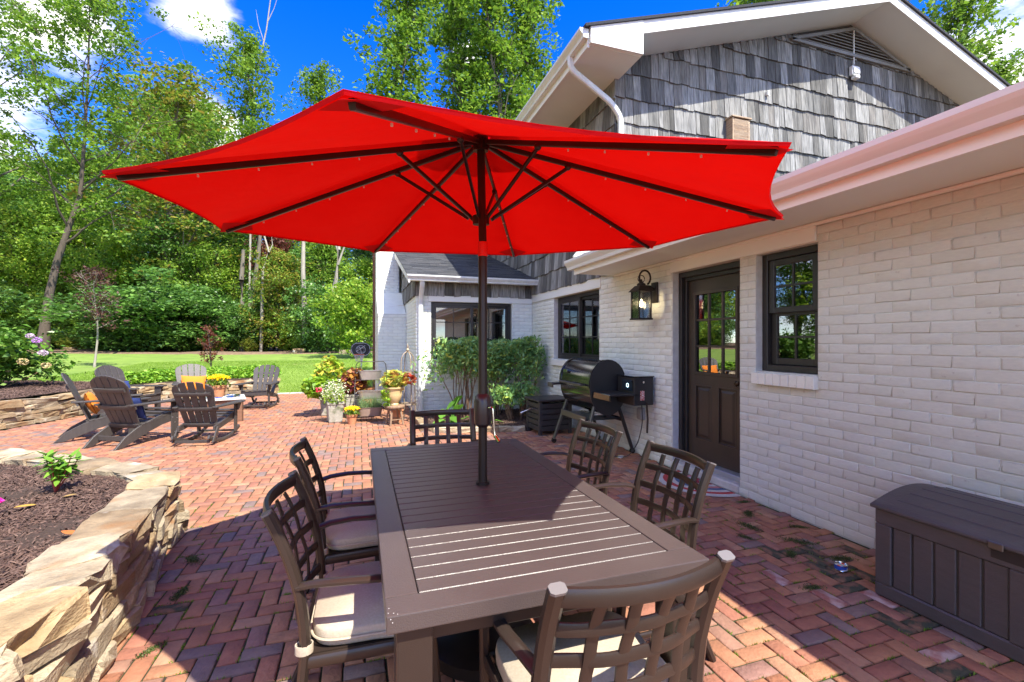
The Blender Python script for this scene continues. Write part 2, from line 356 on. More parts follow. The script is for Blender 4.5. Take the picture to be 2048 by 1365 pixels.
def paver_verts(L, W, seed):
    rs = random.Random(seed); hx, hy = L/2, W/2; b = .005; j = lambda a: rs.uniform(-a, a)
    cor = [(-1, -1), (1, -1), (1, 1), (-1, 1)]
    top = [(sx*(hx-b)+j(.0015), sy*(hy-b)+j(.0015), j(.0008)) for sx, sy in cor]
    mid = [(sx*hx+j(.001), sy*hy+j(.001), -.004) for sx, sy in cor]; bot = [(sx*hx, sy*hy, -.03) for sx, sy in cor]
    V = top+mid+bot; F = [(0, 1, 2, 3)]
    for i in range(4):
        k = (i+1) % 4; F += [(i, i+4, k+4, k), (i+4, i+8, k+8, k+4)]
    return V, F
PAV = [paver_verts(.168, .0795, s) for s in range(5)]
PAVM = []
for V, F in PAV:
    mb = MB().add(V, F); PAVM.append(mb.mesh('brick', M_BRICKP, angle=60))
cells = []
Wp = .088
for i in range(-90, 44):
    for j in range(-18, 160):
        k = (i-j) % 4
        if k == 0: cx_, cy_, rz = (i+1)*Wp, (j+.5)*Wp, 0
        elif k == 3: cx_, cy_, rz = (i+.5)*Wp, (j+1)*Wp, 1
        else: continue
        cx_ += .02; 
        if on_patio(cx_, cy_): cells.append((cx_, cy_, rz))
def pave_pose(c):
    return (c[0]+random.gauss(0, .0012), c[1]+random.gauss(0, .0012), random.gauss(0, .0014)-.0005*abs(math.sin(c[0]*2)), c[2]*math.pi/2+random.choice((0, math.pi))+random.gauss(0, .008), random.gauss(0, .008), random.gauss(0, .006))
def hidden_by_table(x, y): return .1 < x < 1.0 and 1.3 < y < 2.9
cells.sort(key=lambda c: -(size_key(c[0], c[1], 0) if not hidden_by_table(c[0], c[1]) else -1))
cV = []; cF = []; off = 0
for n, c in enumerate(cells):
    x, y, z, a, tx, ty = pave_pose(c); v = n % 5
    if n < 300:
        ob = link('brick', PAVM[v], patio, (x, y, z), rot=(tx*.7, ty*.7, a))
        q = random.random(); near = x > 2.35+.12*math.sin(y*5)
        if (near and q < .30) or q > .985:
            ob.material_slots[0].link = 'OBJECT'; ob.material_slots[0].material = M_BRICKL if (q < .10 and near) else M_BRICKM
    else:
        ca, sa = math.cos(a), math.sin(a)
        V = np.array(PAV[v][0]); P = np.stack([V[:, 0]*ca-V[:, 1]*sa+x, V[:, 0]*sa+V[:, 1]*ca+y, V[:, 2]+z+V[:, 0]*ty*.6+V[:, 1]*tx*.6], 1)
        cV.append(P); cF.append(np.array(PAV[v][1])+off); off += 12
stuff(link('paving_bricks', npmesh('paving_bricks', np.concatenate(cV), np.concatenate(cF), M_BRICKP), patio))
# moss and grass sprouting in the joints
mossV = []; mossF = []; off = 0
for c in cells[:3400]:
    if random.random() < .62:
        for e in range(random.choice((1, 2, 3))):
            t = random.uniform(-.08, .08); s_ = random.choice((-1, 1))
            dx, dy = (t, s_*.044) if c[2] == 0 else (s_*.044, t)
            bx_, by_ = c[0]+dx, c[1]+dy
            if hidden_by_table(bx_, by_): continue
            if size_key(bx_, by_, 0) < .25: continue
            nb_ = random.randint(5, 12)
            for q in range(nb_):
                along = random.gauss(0, .014); hh = random.uniform(.003, .011)*(1.5 if random.random() < .06 else 1); ang = random.uniform(0, 6.28); w = .0022
                ax, ay = (along, random.gauss(0, .002)) if c[2] == 0 else (random.gauss(0, .002), along)
                X, Y = bx_+ax, by_+ay
                mossV += [(X-w*math.cos(ang), Y-w*math.sin(ang), -.006), (X+w*math.cos(ang), Y+w*math.sin(ang), -.006), (X+random.gauss(0, .005), Y+random.gauss(0, .005), hh)]
                mossF.append((off, off+1, off+2)); off += 3
tag(stuff(link('joint_grass', npmesh('joint_grass', np.array(mossV), np.array(mossF), leafmat('joint_grass_leaf', [(.10, .20, .02), (.16, .26, .03), (.07, .13, .02)])))), 'fine green grass and moss growing in the brick joints', 'moss')
# moss cushions in the damp strip along the wall
P = []
for (mx, my, mr) in ((3.0, 2.95, .07), (2.80, 2.75, .09), (2.92, 2.42, .10), (2.70, 2.30, .06), (3.18, 3.18, .05), (2.62, 2.60, .05), (3.15, 2.62, .06), (2.45, 1.95, .05), (-1.02, 3.45, .07), (-.95, 3.0, .06), (-.90, 2.5, .05), (2.1, 2.9, .035), (2.95, 2.15, .07)):
    k = int(2600*mr); a = rng.uniform(0, 6.28); e = rng.normal(size=(k*4, 2))*mr*np.array([.6, .25]); P.append(np.stack([mx+e[:, 0]*math.cos(a)-e[:, 1]*math.sin(a), my+e[:, 0]*math.sin(a)+e[:, 1]*math.cos(a), rng.uniform(.0, .006, k*4)], 1))
V, F = leaves(np.concatenate(P), .007, .005, up=.6)
tag(stuff(link('moss', npmesh('moss', V, F, leafmat('moss_leaf', [(.035, .055, .012), (.05, .075, .015), (.025, .04, .01), (.06, .07, .02)], trans=.1)))), 'dark green moss cushions on the damp bricks along the wall', 'moss')
# pale stone edging where the patio meets the lawn
ed = thing('stone_edging', 'pale stone edging strip between brick patio and lawn', 'edging', (0, 13.72, 0))
for i in range(9):
    MB().box((-2.1+i*.3, -.045, -.05), (-1.81+i*.3, .10+random.uniform(-.01, .01), .02+random.uniform(0, .012))).build('stone', M_STEP, ed, bevel=.008)
# ------------------------------------------------------------- helpers for stone
def stone_mesh(L, H, D, seed, mat=M_STONE, sub=1, rough=.055):
    """irregular split stone, L along x, D along y, H along z; origin at its middle"""
    rs = random.Random(seed); bm = bmesh.new()
    bmesh.ops.create_cube(bm, size=1)
    for v in bm.verts:
        v.co.x *= L*(1+rs.uniform(-.05, .03)); v.co.y *= D; v.co.z *= H
        v.co.x += rs.uniform(-.06, .06)*L; v.co.y += rs.uniform(-.05, .05)*D; v.co.z += rs.uniform(-.10, .10)*H
    bmesh.ops.bevel(bm, geom=list(bm.edges), offset=min(H, L)*.09, segments=1, affect='EDGES')
    bmesh.ops.triangulate(bm, faces=[f for f in bm.faces if f.calc_area() > L*H*.3])
    es = [e for e in bm.edges if e.calc_length() > .4*min(L, .5)]
    if sub: bmesh.ops.subdivide_edges(bm, edges=es, cuts=sub)
    for v in bm.verts:
        k = rough*min(H, D, L); v.co += Vector((rs.gauss(0, k*1.2), rs.gauss(0, k*1.3), rs.gauss(0, k*.5)))
    bmesh.ops.recalc_face_normals(bm, faces=bm.faces)
    me = bpy.data.meshes.new('stone'); bm.to_mesh(me); bm.free(); me.materials.append(mat)
    return me
def path_pts(P, step):
    out = []; 
    seg = [(Vector(a), Vector(b)) for a, b in zip(P[:-1], P[1:])]
    return seg
def at_len(P, s):
    for a, b in zip(P[:-1], P[1:]):
        a = Vector(a); b = Vector(b); l = (b-a).length
        if s <= l: return a+(b-a)*s/l, math.atan2((b-a).y, (b-a).x)
        s -= l
    return b, math.atan2((b-a).y, (b-a).x)
def plen(P): return sum((Vector(b)-Vector(a)).length for a, b in zip(P[:-1], P[1:]))
def stone_wall(root, P, z0, courses, inward, cap=None, lean=.12, seed=1, lens=(.18, .42), cap_len=(.34, .6)):
    """courses: list of heights; inward: +1 when the bed lies to the left of the path"""
    rs = random.Random(seed); T = plen(P); z = z0
    for ci, h in enumerate(courses):
        s = -rs.uniform(0, .2)
        while s < T:
            l = rs.uniform(*lens); 
            if s+l > T+.1: l = max(.1, T-s+.05)
            p, a = at_len(P, min(max(s+l/2, .001), T-.001))
            n = Vector((-math.sin(a), math.cos(a)))*inward
            d = .20; set_ = .015+lean*(z-z0)+rs.uniform(-.014, .014)
            hh = h*rs.uniform(.86, 1.04)
            me = stone_mesh(l*1.0, hh, d, rs.randint(0, 10**6))
            link('stone', me, root, (p.x+n.x*(d/2+set_), p.y+n.y*(d/2+set_), z+hh/2+(h-hh)*.5), rot=(rs.gauss(0, .03), rs.gauss(0, .05), a+rs.gauss(0, .06)))
            s += l
        z += h
    if cap:
        s = 0
        while s < T:
            l = rs.uniform(*cap_len)
            if T-s-l < .2: l = T-s
            p, a = at_len(P, min(max(s+l/2, .001), T-.001)); n = Vector((-math.sin(a), math.cos(a)))*inward
            d = cap[1]*rs.uniform(.9, 1.12); set_ = .005+lean*(z-z0)*.9
            me = stone_mesh(l*.99, cap[0]*rs.uniform(.85, 1.2), d, rs.randint(0, 10**6), sub=2, rough=.09)
            link('capstone', me, root, (p.x+n.x*(d/2+set_), p.y+n.y*(d/2+set_), z+cap[0]/2), rot=(rs.gauss(0, .04), rs.gauss(0, .03), a+rs.gauss(0, .05)))
            s += l
# ------------------------------------------------------------- near raised bed
nb = thing('stone_retaining_wall', 'near dry stacked sandstone wall curving round the mulched bed in the left foreground', 'stone wall')
stone_wall(nb, NEAR_BED, 0, [.085, .075, .095, .08], -1, cap=(.085, .27), lean=.14, seed=11, lens=(.14, .40), cap_len=(.26, .48))
# soil core behind the stones
core = [(x, y) for x, y in NEAR_BED]
cen = Vector((-2.9, 3.2))
def shrink(P, d):
    out_ = []
    for i, p in enumerate(P):
        a = Vector(P[max(i-1, 0)]); b = Vector(P[min(i+1, len(P)-1)]); t = (b-a).normalized(); n = Vector((t.y, -t.x))
        q = Vector(p)+n*d; out_.append((q.x, q.y))
    return out_
inner = shrink(NEAR_BED, .17)+[(-4.5, 1.15), (-4.5, 5.3)]
MB().prism(inner, 'z', -.02, .375).build('soil', M_SOIL, nb, smooth=False)
def chips(name, poly, z, n, lab, cat, size=.03, zf=None, parent=None):
    xs = [p[0] for p in poly]; ys = [p[1] for p in poly]; P = []
    while len(P) < n:
        x = random.uniform(min(xs), max(xs)); y = random.uniform(min(ys), max(ys))
        if inpoly(x, y, poly) and (size_key(x, y, z) > 0 or random.random() < .15): P.append((x, y, (zf(x, y) if zf else z)+random.uniform(.001, .018)))
    P = np.array(P); m = len(P)
    a = rng.uniform(0, 2*np.pi, m); tilt = rng.normal(0, .28, m); L = rng.uniform(.5, 2.0, m)*size; W = rng.uniform(.12, .26, m)*size
    t = np.stack([np.cos(a)*np.cos(tilt), np.sin(a)*np.cos(tilt), np.sin(tilt)], 1); s_ = np.stack([-np.sin(a), np.cos(a), rng.normal(0, .25, m)], 1)
    L = L[:, None]; W = W[:, None]; up = np.array([0, 0, .35])*W
    V = np.stack([P-t*L/2-s_*W/2, P+t*L/2-s_*W/2*.6, P+t*L/2+s_*W/2*.6, P-t*L/2+s_*W/2, P-t*L/2*.8+up, P+t*L/2*.8+up], 1).reshape(-1, 3)
    b = np.arange(m)*6
    F = np.concatenate([np.stack([b, b+1, b+5, b+4], 1), np.stack([b+4, b+5, b+2, b+3], 1)])
    o = link(name, npmesh(name, V, F, M_CHIP)); stuff(o); tag(o, lab, cat)
    return o
chips('mulch', shrink(NEAR_BED, .30)+[(-4.4, 1.2), (-4.4, 5.1)], .375, 26000, 'dark brown shredded bark mulch filling the near raised bed', 'mulch', .042, zf=lambda x, y: .372+.02*math.sin(x*5)*math.cos(y*4))
# ------------------------------------------------------------- far raised bed
fb = thing('stone_retaining_wall', 'far low stacked stone wall curving behind the lounge chairs to the lawn edge', 'stone wall')
stone_wall(fb, BEDWALL, 0, [.085, .09, .075, .08], 1, cap=(.10, .30), lean=.12, seed=23, lens=(.25, .55), cap_len=(.35, .65))
# mulch of the far bed (left part) as a sheet slightly above the lawn terrain
FARM = [(-9.0, 7.6), (-6.45, 8.0), (-5.62, 9.5), (-5.24, 11.0), (-5.08, 11.9), (-5.2, 12.7), (-6.2, 13.4), (-7.6, 14.2), (-9.5, 14.5)]
o = MB().add([(x, y, .455) for x, y in FARM], [tuple(range(len(FARM)))]).build('mulch_bed', M_SOIL, smooth=False); struct(o)
chips('mulch', FARM, .458, 9000, 'dark mulch around the hydrangea in the far raised bed', 'mulch', .06)
# mulch bed by the bay window
o = MB().prism(MULCH_BED, 'z', -.05, .045).build('mulch_bed', M_SOIL, smooth=False); struct(o)
chips('mulch', MULCH_BED, .047, 7000, 'reddish brown mulch in the bed under the bay window', 'mulch', .05)
eb = thing('stone_border', 'low border of rough pale stones edging the mulch bed under the bay window', 'stone border', (0, 0, 0))
P_ = [(.98, 8.3), (.98, 7.35), (1.25, 7.10), (1.7, 6.99), (2.5, 6.79)]; s = 0; T_ = plen(P_); rs_ = random.Random(4)
while s < T_-.05:
    l = rs_.uniform(.16, .42); p, a = at_len(P_, min(s+l/2, T_-.01))
    link('stone', stone_mesh(l, .08, .12, rs_.randint(0, 9999)), eb, (p.x, p.y, .035), rot=(0, 0, a+rs_.gauss(0, .06))); s += l
# ============================================================= house
house = thing('house', 'white painted brick house with weathered cedar shake gables', 'house')
WX = 3.3; GY = 5.51; BY = 8.69; BXL = .99
def panel_holes(mb, kind, a0, a1, z0, z1, holes, d0, d1):
    """solid wall slab with openings. kind 'x': plane X=WX, a=Y ; 'y': plane Y=BY, a=X. d = depth inward"""
    A = sorted({a0, a1, *[h[0] for h in holes], *[h[1] for h in holes]}); Z = sorted({z0, z1, *[h[2] for h in holes], *[h[3] for h in holes]})
    A = [v for v in A if a0 <= v <= a1]; Z = [v for v in Z if z0 <= v <= z1]
    for i in range(len(A)-1):
        for j in range(len(Z)-1):
            am, zm = (A[i]+A[i+1])/2, (Z[j]+Z[j+1])/2
            if any(h[0] < am < h[1] and h[2] < zm < h[3] for h in holes): continue
            put(mb, kind, A[i], A[i+1], Z[j], Z[j+1], d0, d1)
def put(mb, kind, a0, a1, z0, z1, d0, d1):
    if kind == 'x': mb.box((WX+d0, a0, z0), (WX+d1, a1, z1))
    elif kind == 'y': mb.box((a0, BY+d0, z0), (a1, BY+d1, z1))
    return mb
def brick_list(a0, a1, z0, z1, holes, L=.214, H=.0692, hd=.006, seed=0, skip_z=0):
    rs = random.Random(seed); out_ = []; r = 0; z = z0
    while z+H*.6 < z1:
        h = min(H, z1-z); s = a0-(L/2 if r % 2 else 0)-.001
        blk = [(h_[0], h_[1]) for h_ in holes if h_[2] < z+h-.012 and h_[3] > z+.012]
        iv = [(a0, a1)]
        for b0, b1 in blk:
            n = []
            for p, q in iv:
                if b1 <= p or b0 >= q: n.append((p, q)); continue
                if b0 > p: n.append((p, b0))
                if b1 < q: n.append((b1, q))
            iv = n
        while s < a1:
            for p, q in iv:
                e0, e1 = max(s, p), min(s+L, q)
                if e1-e0 > .035: out_.append(((e0+e1)/2, z+h/2, e1-e0-hd, h-hd))
            s += L
        z += H; r += 1
    return out_
def ubrick(seed):
    """unit wall brick: x 1 long, z 1 high, face at y=0, body behind (y>0); soft worn edges"""
    rs = random.Random(seed); j = lambda a: rs.uniform(-a, a); V = []
    for yy, kx, kz in ((0, .475, .440), (.0015, .496, .488), (.010, .505, .505)):
        V += [(sx*kx+j(.006), yy+(j(.0012) if yy == 0 else 0), sz*kz+j(.025)) for sx, sz in ((-1, -1), (1, -1), (1, 1), (-1, 1))]
    F = [(0, 1, 2, 3)]
    for i in range(4):
        k = (i+1) % 4; F += [(i, i+4, k+4, k), (i+4, i+8, k+8, k+4)]
    return V, F
UB = [ubrick(s) for s in range(6)]; UBM = [MB().add(V, F).mesh('brick', M_WBRICK, angle=32) for V, F in UB]
BRICKS = []   # (matrix, parent_key, rank)
def add_bricks(kind, lst, plane, proud=.0):
    for a, z, l, h in lst:
        pr = random.uniform(-.0015, .0015); tw = random.gauss(0, .0025)
        if kind == 'x':   # faces -X : local x -> -Y... local y (into wall) -> +X
            M = Matrix.Translation((plane-proud+pr, a, z)) @ Matrix.Rotation(-math.pi/2+tw, 4, 'Z')
            x, y = plane, a
        elif kind == 'y': # faces -Y
            M = Matrix.Translation((a, plane-proud+pr, z)) @ Matrix.Rotation(tw, 4, 'Z'); x, y = a, plane
        M = M @ Matrix.Rotation(random.gauss(0, .004), 4, 'Y') @ Matrix.Diagonal((l, 1, h, 1))
        BRICKS.append((M, size_key(x, y, z)*(1+.3*(kind == 'x' and y < 3.2))))
DOOR = (3.346, 4.30, .12, 2.165); WINN = (2.59, 3.165, 1.145, 2.16); WINK = (5.955, 7.60, 1.10, 2.18)
BWIN = (1.27, 2.87, 1.07, 2.155)
# backing walls (painted mortar) with real openings
wall = MB(); panel_holes(wall, 'x', -1.2, 8.71, -.1, 2.6, [(DOOR[0], DOOR[1], 0.0, DOOR[3]), WINN, WINK], .005, .22)
wall = wall.build('brick_wall', M_WMORT, house, smooth=False)
mb = MB(); panel_holes(mb, 'y', BXL+.008, WX+.2, -.1, 2.56, [BWIN], .005, .20)
mb.box((BXL+.008, BY+.2, -.1), (BXL+.2, 11.8, 2.7))
mb.build('bay_wall', M_WMORT, house, smooth=False)
mb = MB(); mb.box((.388, 10.608, -.1), (BXL+.1, 11.9, 2.02)); mb.box((.388, 11.808, -.1), (.93, 13.2, 5.4)); mb.box((.40, 12.3, -.1), (3.5, 16, 5.0))
chim = mb.build('chimney', M_WMORT, house, smooth=False)
mb = MB().prism([(10.60, 2.02), (11.80, 2.62), (11.80, 2.0)], 'x', .375, BXL-.005)
mb.build('chimney_shoulder', M_WBRICK, house, smooth=False)
add_bricks('x', brick_list(-.6, 8.69, .0, 2.32, [DOOR, (WINN[0], WINN[1], 1.03, WINN[3]), (WINK[0], WINK[1], 1.0, WINK[3]), (2.60, 4.33, 2.165, 2.4), (5.9, 8.7, 2.18, 2.4)], seed=1), WX)
add_bricks('y', brick_list(BXL, 3.3, .0, 2.26, [(BWIN[0], BWIN[1], 1.0, BWIN[3]), (BWIN[0]-.05, 3.3, 2.155, 2.4)], seed=2), BY)
add_bricks('x', brick_list(BY, 10.6, .0, 2.26, [], seed=3), BXL)
add_bricks('y', brick_list(.38, BXL, .0, 2.02, [], seed=4), 10.6)
add_bricks('y', brick_list(.38, .93, 2.6, 5.4, [], seed=5), 11.8)
add_bricks('x', brick_list(10.6, 11.8, .0, 2.02, [], seed=6), .38)
add_bricks('x', brick_list(11.8, 13.2, .0, 5.3, [], seed=7), .38)
# window sills of upright bricks
for (a0, a1, z0, z1, pl, kind) in ((2.585, 3.175, 1.035, 1.135, WX, 'x'), (5.94, 7.62, .985, 1.09, WX, 'x'), (1.24, 2.90, .955, 1.06, BY, 'y')):
    s = MB()
    n = int((a1-a0)/.072)
    if kind == 'x' and a0 < 3: 
        wsill = MB().box((WX-.02, a0+.01, z0+.01), (WX+.12, a1-.01, z1-.004)).build('window_sill', M_WMORT, house, smooth=False)
        for i in range(n):
            y0 = a0+(a1-a0)*i/n
            MB().box((WX-.045+random.uniform(-.002, .002), y0+.0015, z0), (WX+.1, y0+(a1-a0)/n-.0015, z1+random.uniform(-.002, .001))).build('brick', M_WBRICK, wsill, bevel=.004)
    elif kind == 'x': MB().box((WX-.05, a0, z0), (WX+.12, a1, z1)).build('window_sill', M_TRIM, house, bevel=.006)
    else: MB().box((a0, BY-.05, z0), (a1, BY+.12, z1)).build('window_sill', M_STEP, house, bevel=.006)
BRICKS.sort(key=lambda b: -b[1]); bV = []; bF = []; off = 0
for n, (M, k) in enumerate(BRICKS):
    v = n % 6
    if n < 292 and k > 0:
        ob = link('brick', UBM[v], wall); ob.matrix_local = M
    else:
        P = np.array(UB[v][0]); Mn = np.array(M); P = P @ Mn[:3, :3].T+Mn[:3, 3]
        bV.append(P); bF.append(np.array(UB[v][1])+off); off += 12
stuff(link('wall_bricks', npmesh('wall_bricks', np.concatenate(bV), np.concatenate(bF), M_WBRICK), house))
# flat header boards under the soffits
MB().box((WX-.012, 2.60, 2.167), (WX+.05, 4.33, 2.30)).build('header_board', M_TRIM, house, bevel=.003)
MB().box((WX-.012, 5.90, 2.185), (WX+.05, 8.685, 2.335)).build('header_board', M_TRIM, house, bevel=.003)
MB().box((1.22, BY-.012, 2.16), (3.285, BY+.05, 2.275)).build('header_board', M_TRIM, house, bevel=.003)
# ------------------------------------------------------------- shakes
def shake_verts(w, h, t, rs):
    """x across, z up from 0, outer face at y=-t (bottom) to ~0 (top); bottom edge uneven"""
    s = rs.uniform(-.008, .008); a = rs.uniform(-.012, .012); 
    return [(-w/2, -t, a+s), (w/2, -t, a-s), (w/2, .004, a-s), (-w/2, .004, a+s), (-w/2*.99, -.004, h), (w/2*.99, -.004, h), (w/2*.99, .004, h), (-w/2*.99, .004, h)]
SHF = [(0, 3, 2, 1), (4, 5, 6, 7), (0, 1, 5, 4), (1, 2, 6, 5), (2, 3, 7, 6), (3, 0, 4, 7)]
SHK = []
def add_shakes(kind, plane, a0, a1, zs, top, seed, sgn=1, low=None, wr=(.07, .18), expo=.34):
    """rows at zs; top(a)= cut height; low(a)=lower cut"""
    rs = random.Random(seed)
    for z in zs:
        a = a0-rs.uniform(0, .1)
        while a < a1:
            w = rs.uniform(*wr); b0, b1 = max(a, a0), min(a+w, a1); am = (b0+b1)/2
            if b1-b0 > .03:
                t = top(am) if top else 99; l = low(am) if low else -9
                h = min(expo+.04, t-z)
                if h > .05 and z+h > l:
                    V = shake_verts(b1-b0-.006, h, .028+rs.uniform(-.006, .008), rs)
                    if kind == 'y': P = [(am+p[0], plane+p[1], z+p[2]) for p in V]; k = size_key(am, plane, z)
                    else: P = [(plane+p[1], am-p[0], z+p[2]) for p in V]; k = size_key(plane, am, z)
                    SHK.append((P, k))
            a += w
gtop = lambda x: 4.178+.322*x if x < 7.78 else 4.178+.322*(15.56-x)
gs = MB().prism([(WX+.01, 2.3), (12.2, 2.3), (12.2, gtop(12.2)), (7.78, gtop(7.78)), (WX+.01, gtop(3.3))], 'y', GY+.005, GY+.15)
gable = gs.build('gable_wall', M_SHAKEB, house, smooth=False)
VENT = lambda x, z: z > 6.13 and abs(x-7.78) < (6.60-z)/.322
add_shakes('y', GY, WX-.02, 12.0, [2.36+.34*k for k in range(14)], lambda x: min(gtop(x)-.005, 6.17 if abs(x-7.78) < 1.1 else 99), 9)
ss = MB().box((WX+.006, GY+.02, 2.30), (WX+.15, 16, 5.0)).build('side_wall', M_SHAKEB, house, smooth=False)
add_shakes('x', WX, GY-.02, 13.0, [2.33+.34*k for k in range(8)], lambda y: 4.975, 10, wr=(.09, .22))
# band of shakes over the bay window, and on the bay's side under its roof
broof = lambda y: 2.60+.307*(y-8.35)
add_shakes('y', BY, BXL-.01, 3.27, [2.27], lambda x: 2.56, 12, wr=(.09, .2), expo=.3)
add_shakes('x', BXL, BY-.01, 11.5, [2.27, 2.61, 2.95, 3.29], lambda y: broof(y)-.08, 13)
mb = MB(); mb.prism([(BY+.05, 2.2), (11.8, 2.2), (11.8, broof(11.8)-.1), (BY+.05, broof(BY)-.1)], 'x', BXL+.01, BXL+.12); mb.build('bay_side_wall', M_SHAKEB, house, smooth=False)
SHK.sort(key=lambda s_: -s_[1]); V = []; F = []; off = 0
for n, (P, k) in enumerate(SHK):
    if n < 295 and k > 0: MB().add(P, SHF).build('shake', M_SHAKE, gable, smooth=False)
    else: V += P; F += [tuple(i+off for i in f) for f in SHF]; off += 8
stuff(MB().add(V, F).build('cedar_shakes', M_SHAKE, house, smooth=False))
# ------------------------------------------------------------- main roof over the gable
RY0, RY1 = 4.93, 17.0
def roof_slab(mb, x0, z0, x1, z1, y0, y1, t0, t1):
    mb.prism([(x0, z0+t0), (x1, z1+t0), (x1, z1+t1), (x0, z0+t1)], 'y', y0, y1)
AP = (7.78, 6.683); EL = (2.60, 4.178+.322*2.60); ER = (13.0, 4.178+.322*(15.56-13.0))
mb = MB(); roof_slab(mb, EL[0]-.06, EL[1]-.02, AP[0], AP[1], RY0-.03, RY1, .15, .185); roof_slab(mb, AP[0]+.001, AP[1], ER[0], ER[1], RY0-.03, RY1, .15, .185)
mb.build('roof', M_ROOF, house, smooth=False)
mb = MB()
roof_slab(mb, 3.352, 4.178+.322*3.352, AP[0], AP[1], RY0+.03, RY1, .0, .148); roof_slab(mb, AP[0]+.001, AP[1], ER[0], ER[1], RY0+.03, RY1, .0, .148)
mb.build('soffit', M_SOFFIT, house, smooth=False)
mb = MB(); roof_slab(mb, 3.30, 4.178+.322*3.30, AP[0]+.01, AP[1]+.003, RY0, RY0+.028, -.012, .149); mb.build('rake_board', M_TRIM, house, smooth=False)
mb = MB(); roof_slab(mb, AP[0]+.012, AP[1]+.003, ER[0], ER[1], RY0, RY0+.028, -.012, .149); mb.build('rake_board', M_TRIM, house, smooth=False)
# boxed eave return and its soffit
mb = MB().prism([(2.62, 4.98), (3.35, 4.98), (3.35, 4.178+.322*3.35+.148), (2.62, 4.178+.322*2.62+.148)], 'y', RY0-.008, RY0+.05); mb.build('eave_return', M_TRIM, house, smooth=False)
MB().box((2.63, RY0+.051, 4.975), (3.349, RY1, 5.0)).build('eave_soffit', M_SOFFIT, house, smooth=False)
MB().box((3.335, RY0+.052, 5.001), (3.349, GY, 5.25)).build('eave_side', M_SOFFIT, house, smooth=False)
MB().box((2.60, RY0+.051, 4.95), (2.628, RY1, 5.16)).build('fascia', M_TRIM, house, smooth=False)
def gutter(y0, y1, xf, ztop, name='gutter', axis='y', w=.115, h=.11):
    """K-profile gutter; back at xf, projects towards -X (axis 'y') or -Y (axis 'x')"""
    prof = [(0, 0), (0, -h), (-w*.55, -h), (-w*.62, -h*.72), (-w*.88, -h*.42), (-w, -h*.25), (-w, 0), (-w+.008, 0), (-w+.008, -h*.22), (-w*.84, -h*.38), (-w*.55, -h*.75), (-w*.50, -h+.008), (-.008, -h+.008), (-.008, 0)]
    if axis == 'y': mb = MB().prism([(xf+a, ztop+b) for a, b in prof], 'y', y0, y1)
    else: mb = MB().prism([(xf+a, ztop+b) for a, b in prof], 'x', y0, y1)
    cap = [(0, 0), (0, -h), (-w*.55, -h), (-w*.62, -h*.72), (-w*.88, -h*.42), (-w, -h*.25), (-w, 0)]
    for q in (y0-.004, y1): mb.prism([(xf+a, ztop+b) for a, b in cap], axis, q, q+.004)
    return mb.build(name, M_GUT, house, smooth=False)
gutter(RY0+.02, 16.5, 2.60, 5.15)
# vent with louvres
M_GREYP = pm('grey_vent_paint', (.22, .22, .21), (.17, .17, .16), scale=6, rough=.6)
vt = MB(); 
def tri(zb, k): w = (6.62-zb-k)/.322; return [(7.78-w, zb), (7.78+w, zb), (7.78, 6.62-k)]
vt.add([(7.78-1.36, GY-.012, 6.15), (7.78+1.36, GY-.012, 6.15), (7.78, GY-.012, 6.60)], [(0, 1, 2)]); 
vent = MB().prism([(7.78-1.30, 6.165), (7.78+1.30, 6.165), (7.78, 6.585)], 'y', GY-.012, GY+.004).build('gable_vent', M_SHAKEB, house, smooth=False)
for (a, b) in (((6.42, 6.145), (9.14, 6.145)), ((6.42, 6.15), (7.78, 6.588)), ((9.14, 6.15), (7.78, 6.588))):
    MB().sweep([(a[0], GY-.035, a[1]), (b[0], GY-.035, b[1])], RECT(.05, .05, .02), ref=(0, 1, 0)).build('vent_frame', M_GREYP, vent, smooth=False)
for k in range(7):
    z = 6.20+k*.05; w = (6.565-z)/.322
    if w > .1: MB().box((7.78-w, GY-.045, z), (7.78+w, GY-.012, z+.009), rot=Matrix.Rotation(R(28), 3, 'X')).build('louvre', M_GREYP, vent, smooth=False)
MB().box((7.77, GY-.05, 6.0), (7.785, GY-.036, 6.58)).build('conduit', M_TRIM, vent, smooth=False)
# ------------------------------------------------------------- lower roof over the patio wall
LZ = 2.31
MB().box((2.76, -1.2, LZ), (WX+.01, 5.60, LZ+.02)).build('porch_soffit', M_SOFFIT, house, smooth=False)
MB().box((WX-.03, -1.2, LZ-.028), (WX-.002, 5.505, LZ-.002)).build('soffit_moulding', M_TRIM, house, bevel=.006)
MB().box((2.735, -1.2, LZ-.012), (2.759, 5.62, 2.475)).build('fascia', M_TRIM, house, smooth=False)
gutter(-1.2, 5.70, 2.734, 2.49, w=.105, h=.125)
mb = MB(); mb.prism([(2.70, 2.478), (8.6, 2.478+.22*5.9), (8.6, 2.50+.22*5.9), (2.70, 2.50)], 'y', -1.2, 5.47); mb.build('porch_roof', M_ROOF, house, smooth=False)
MB().prism([(2.76, 2.331), (3.3, 2.331), (3.3, 2.595), (2.76, 2.477)], 'y', 5.602, 5.62).build('eave_end_board', M_TRIM, house, smooth=False)
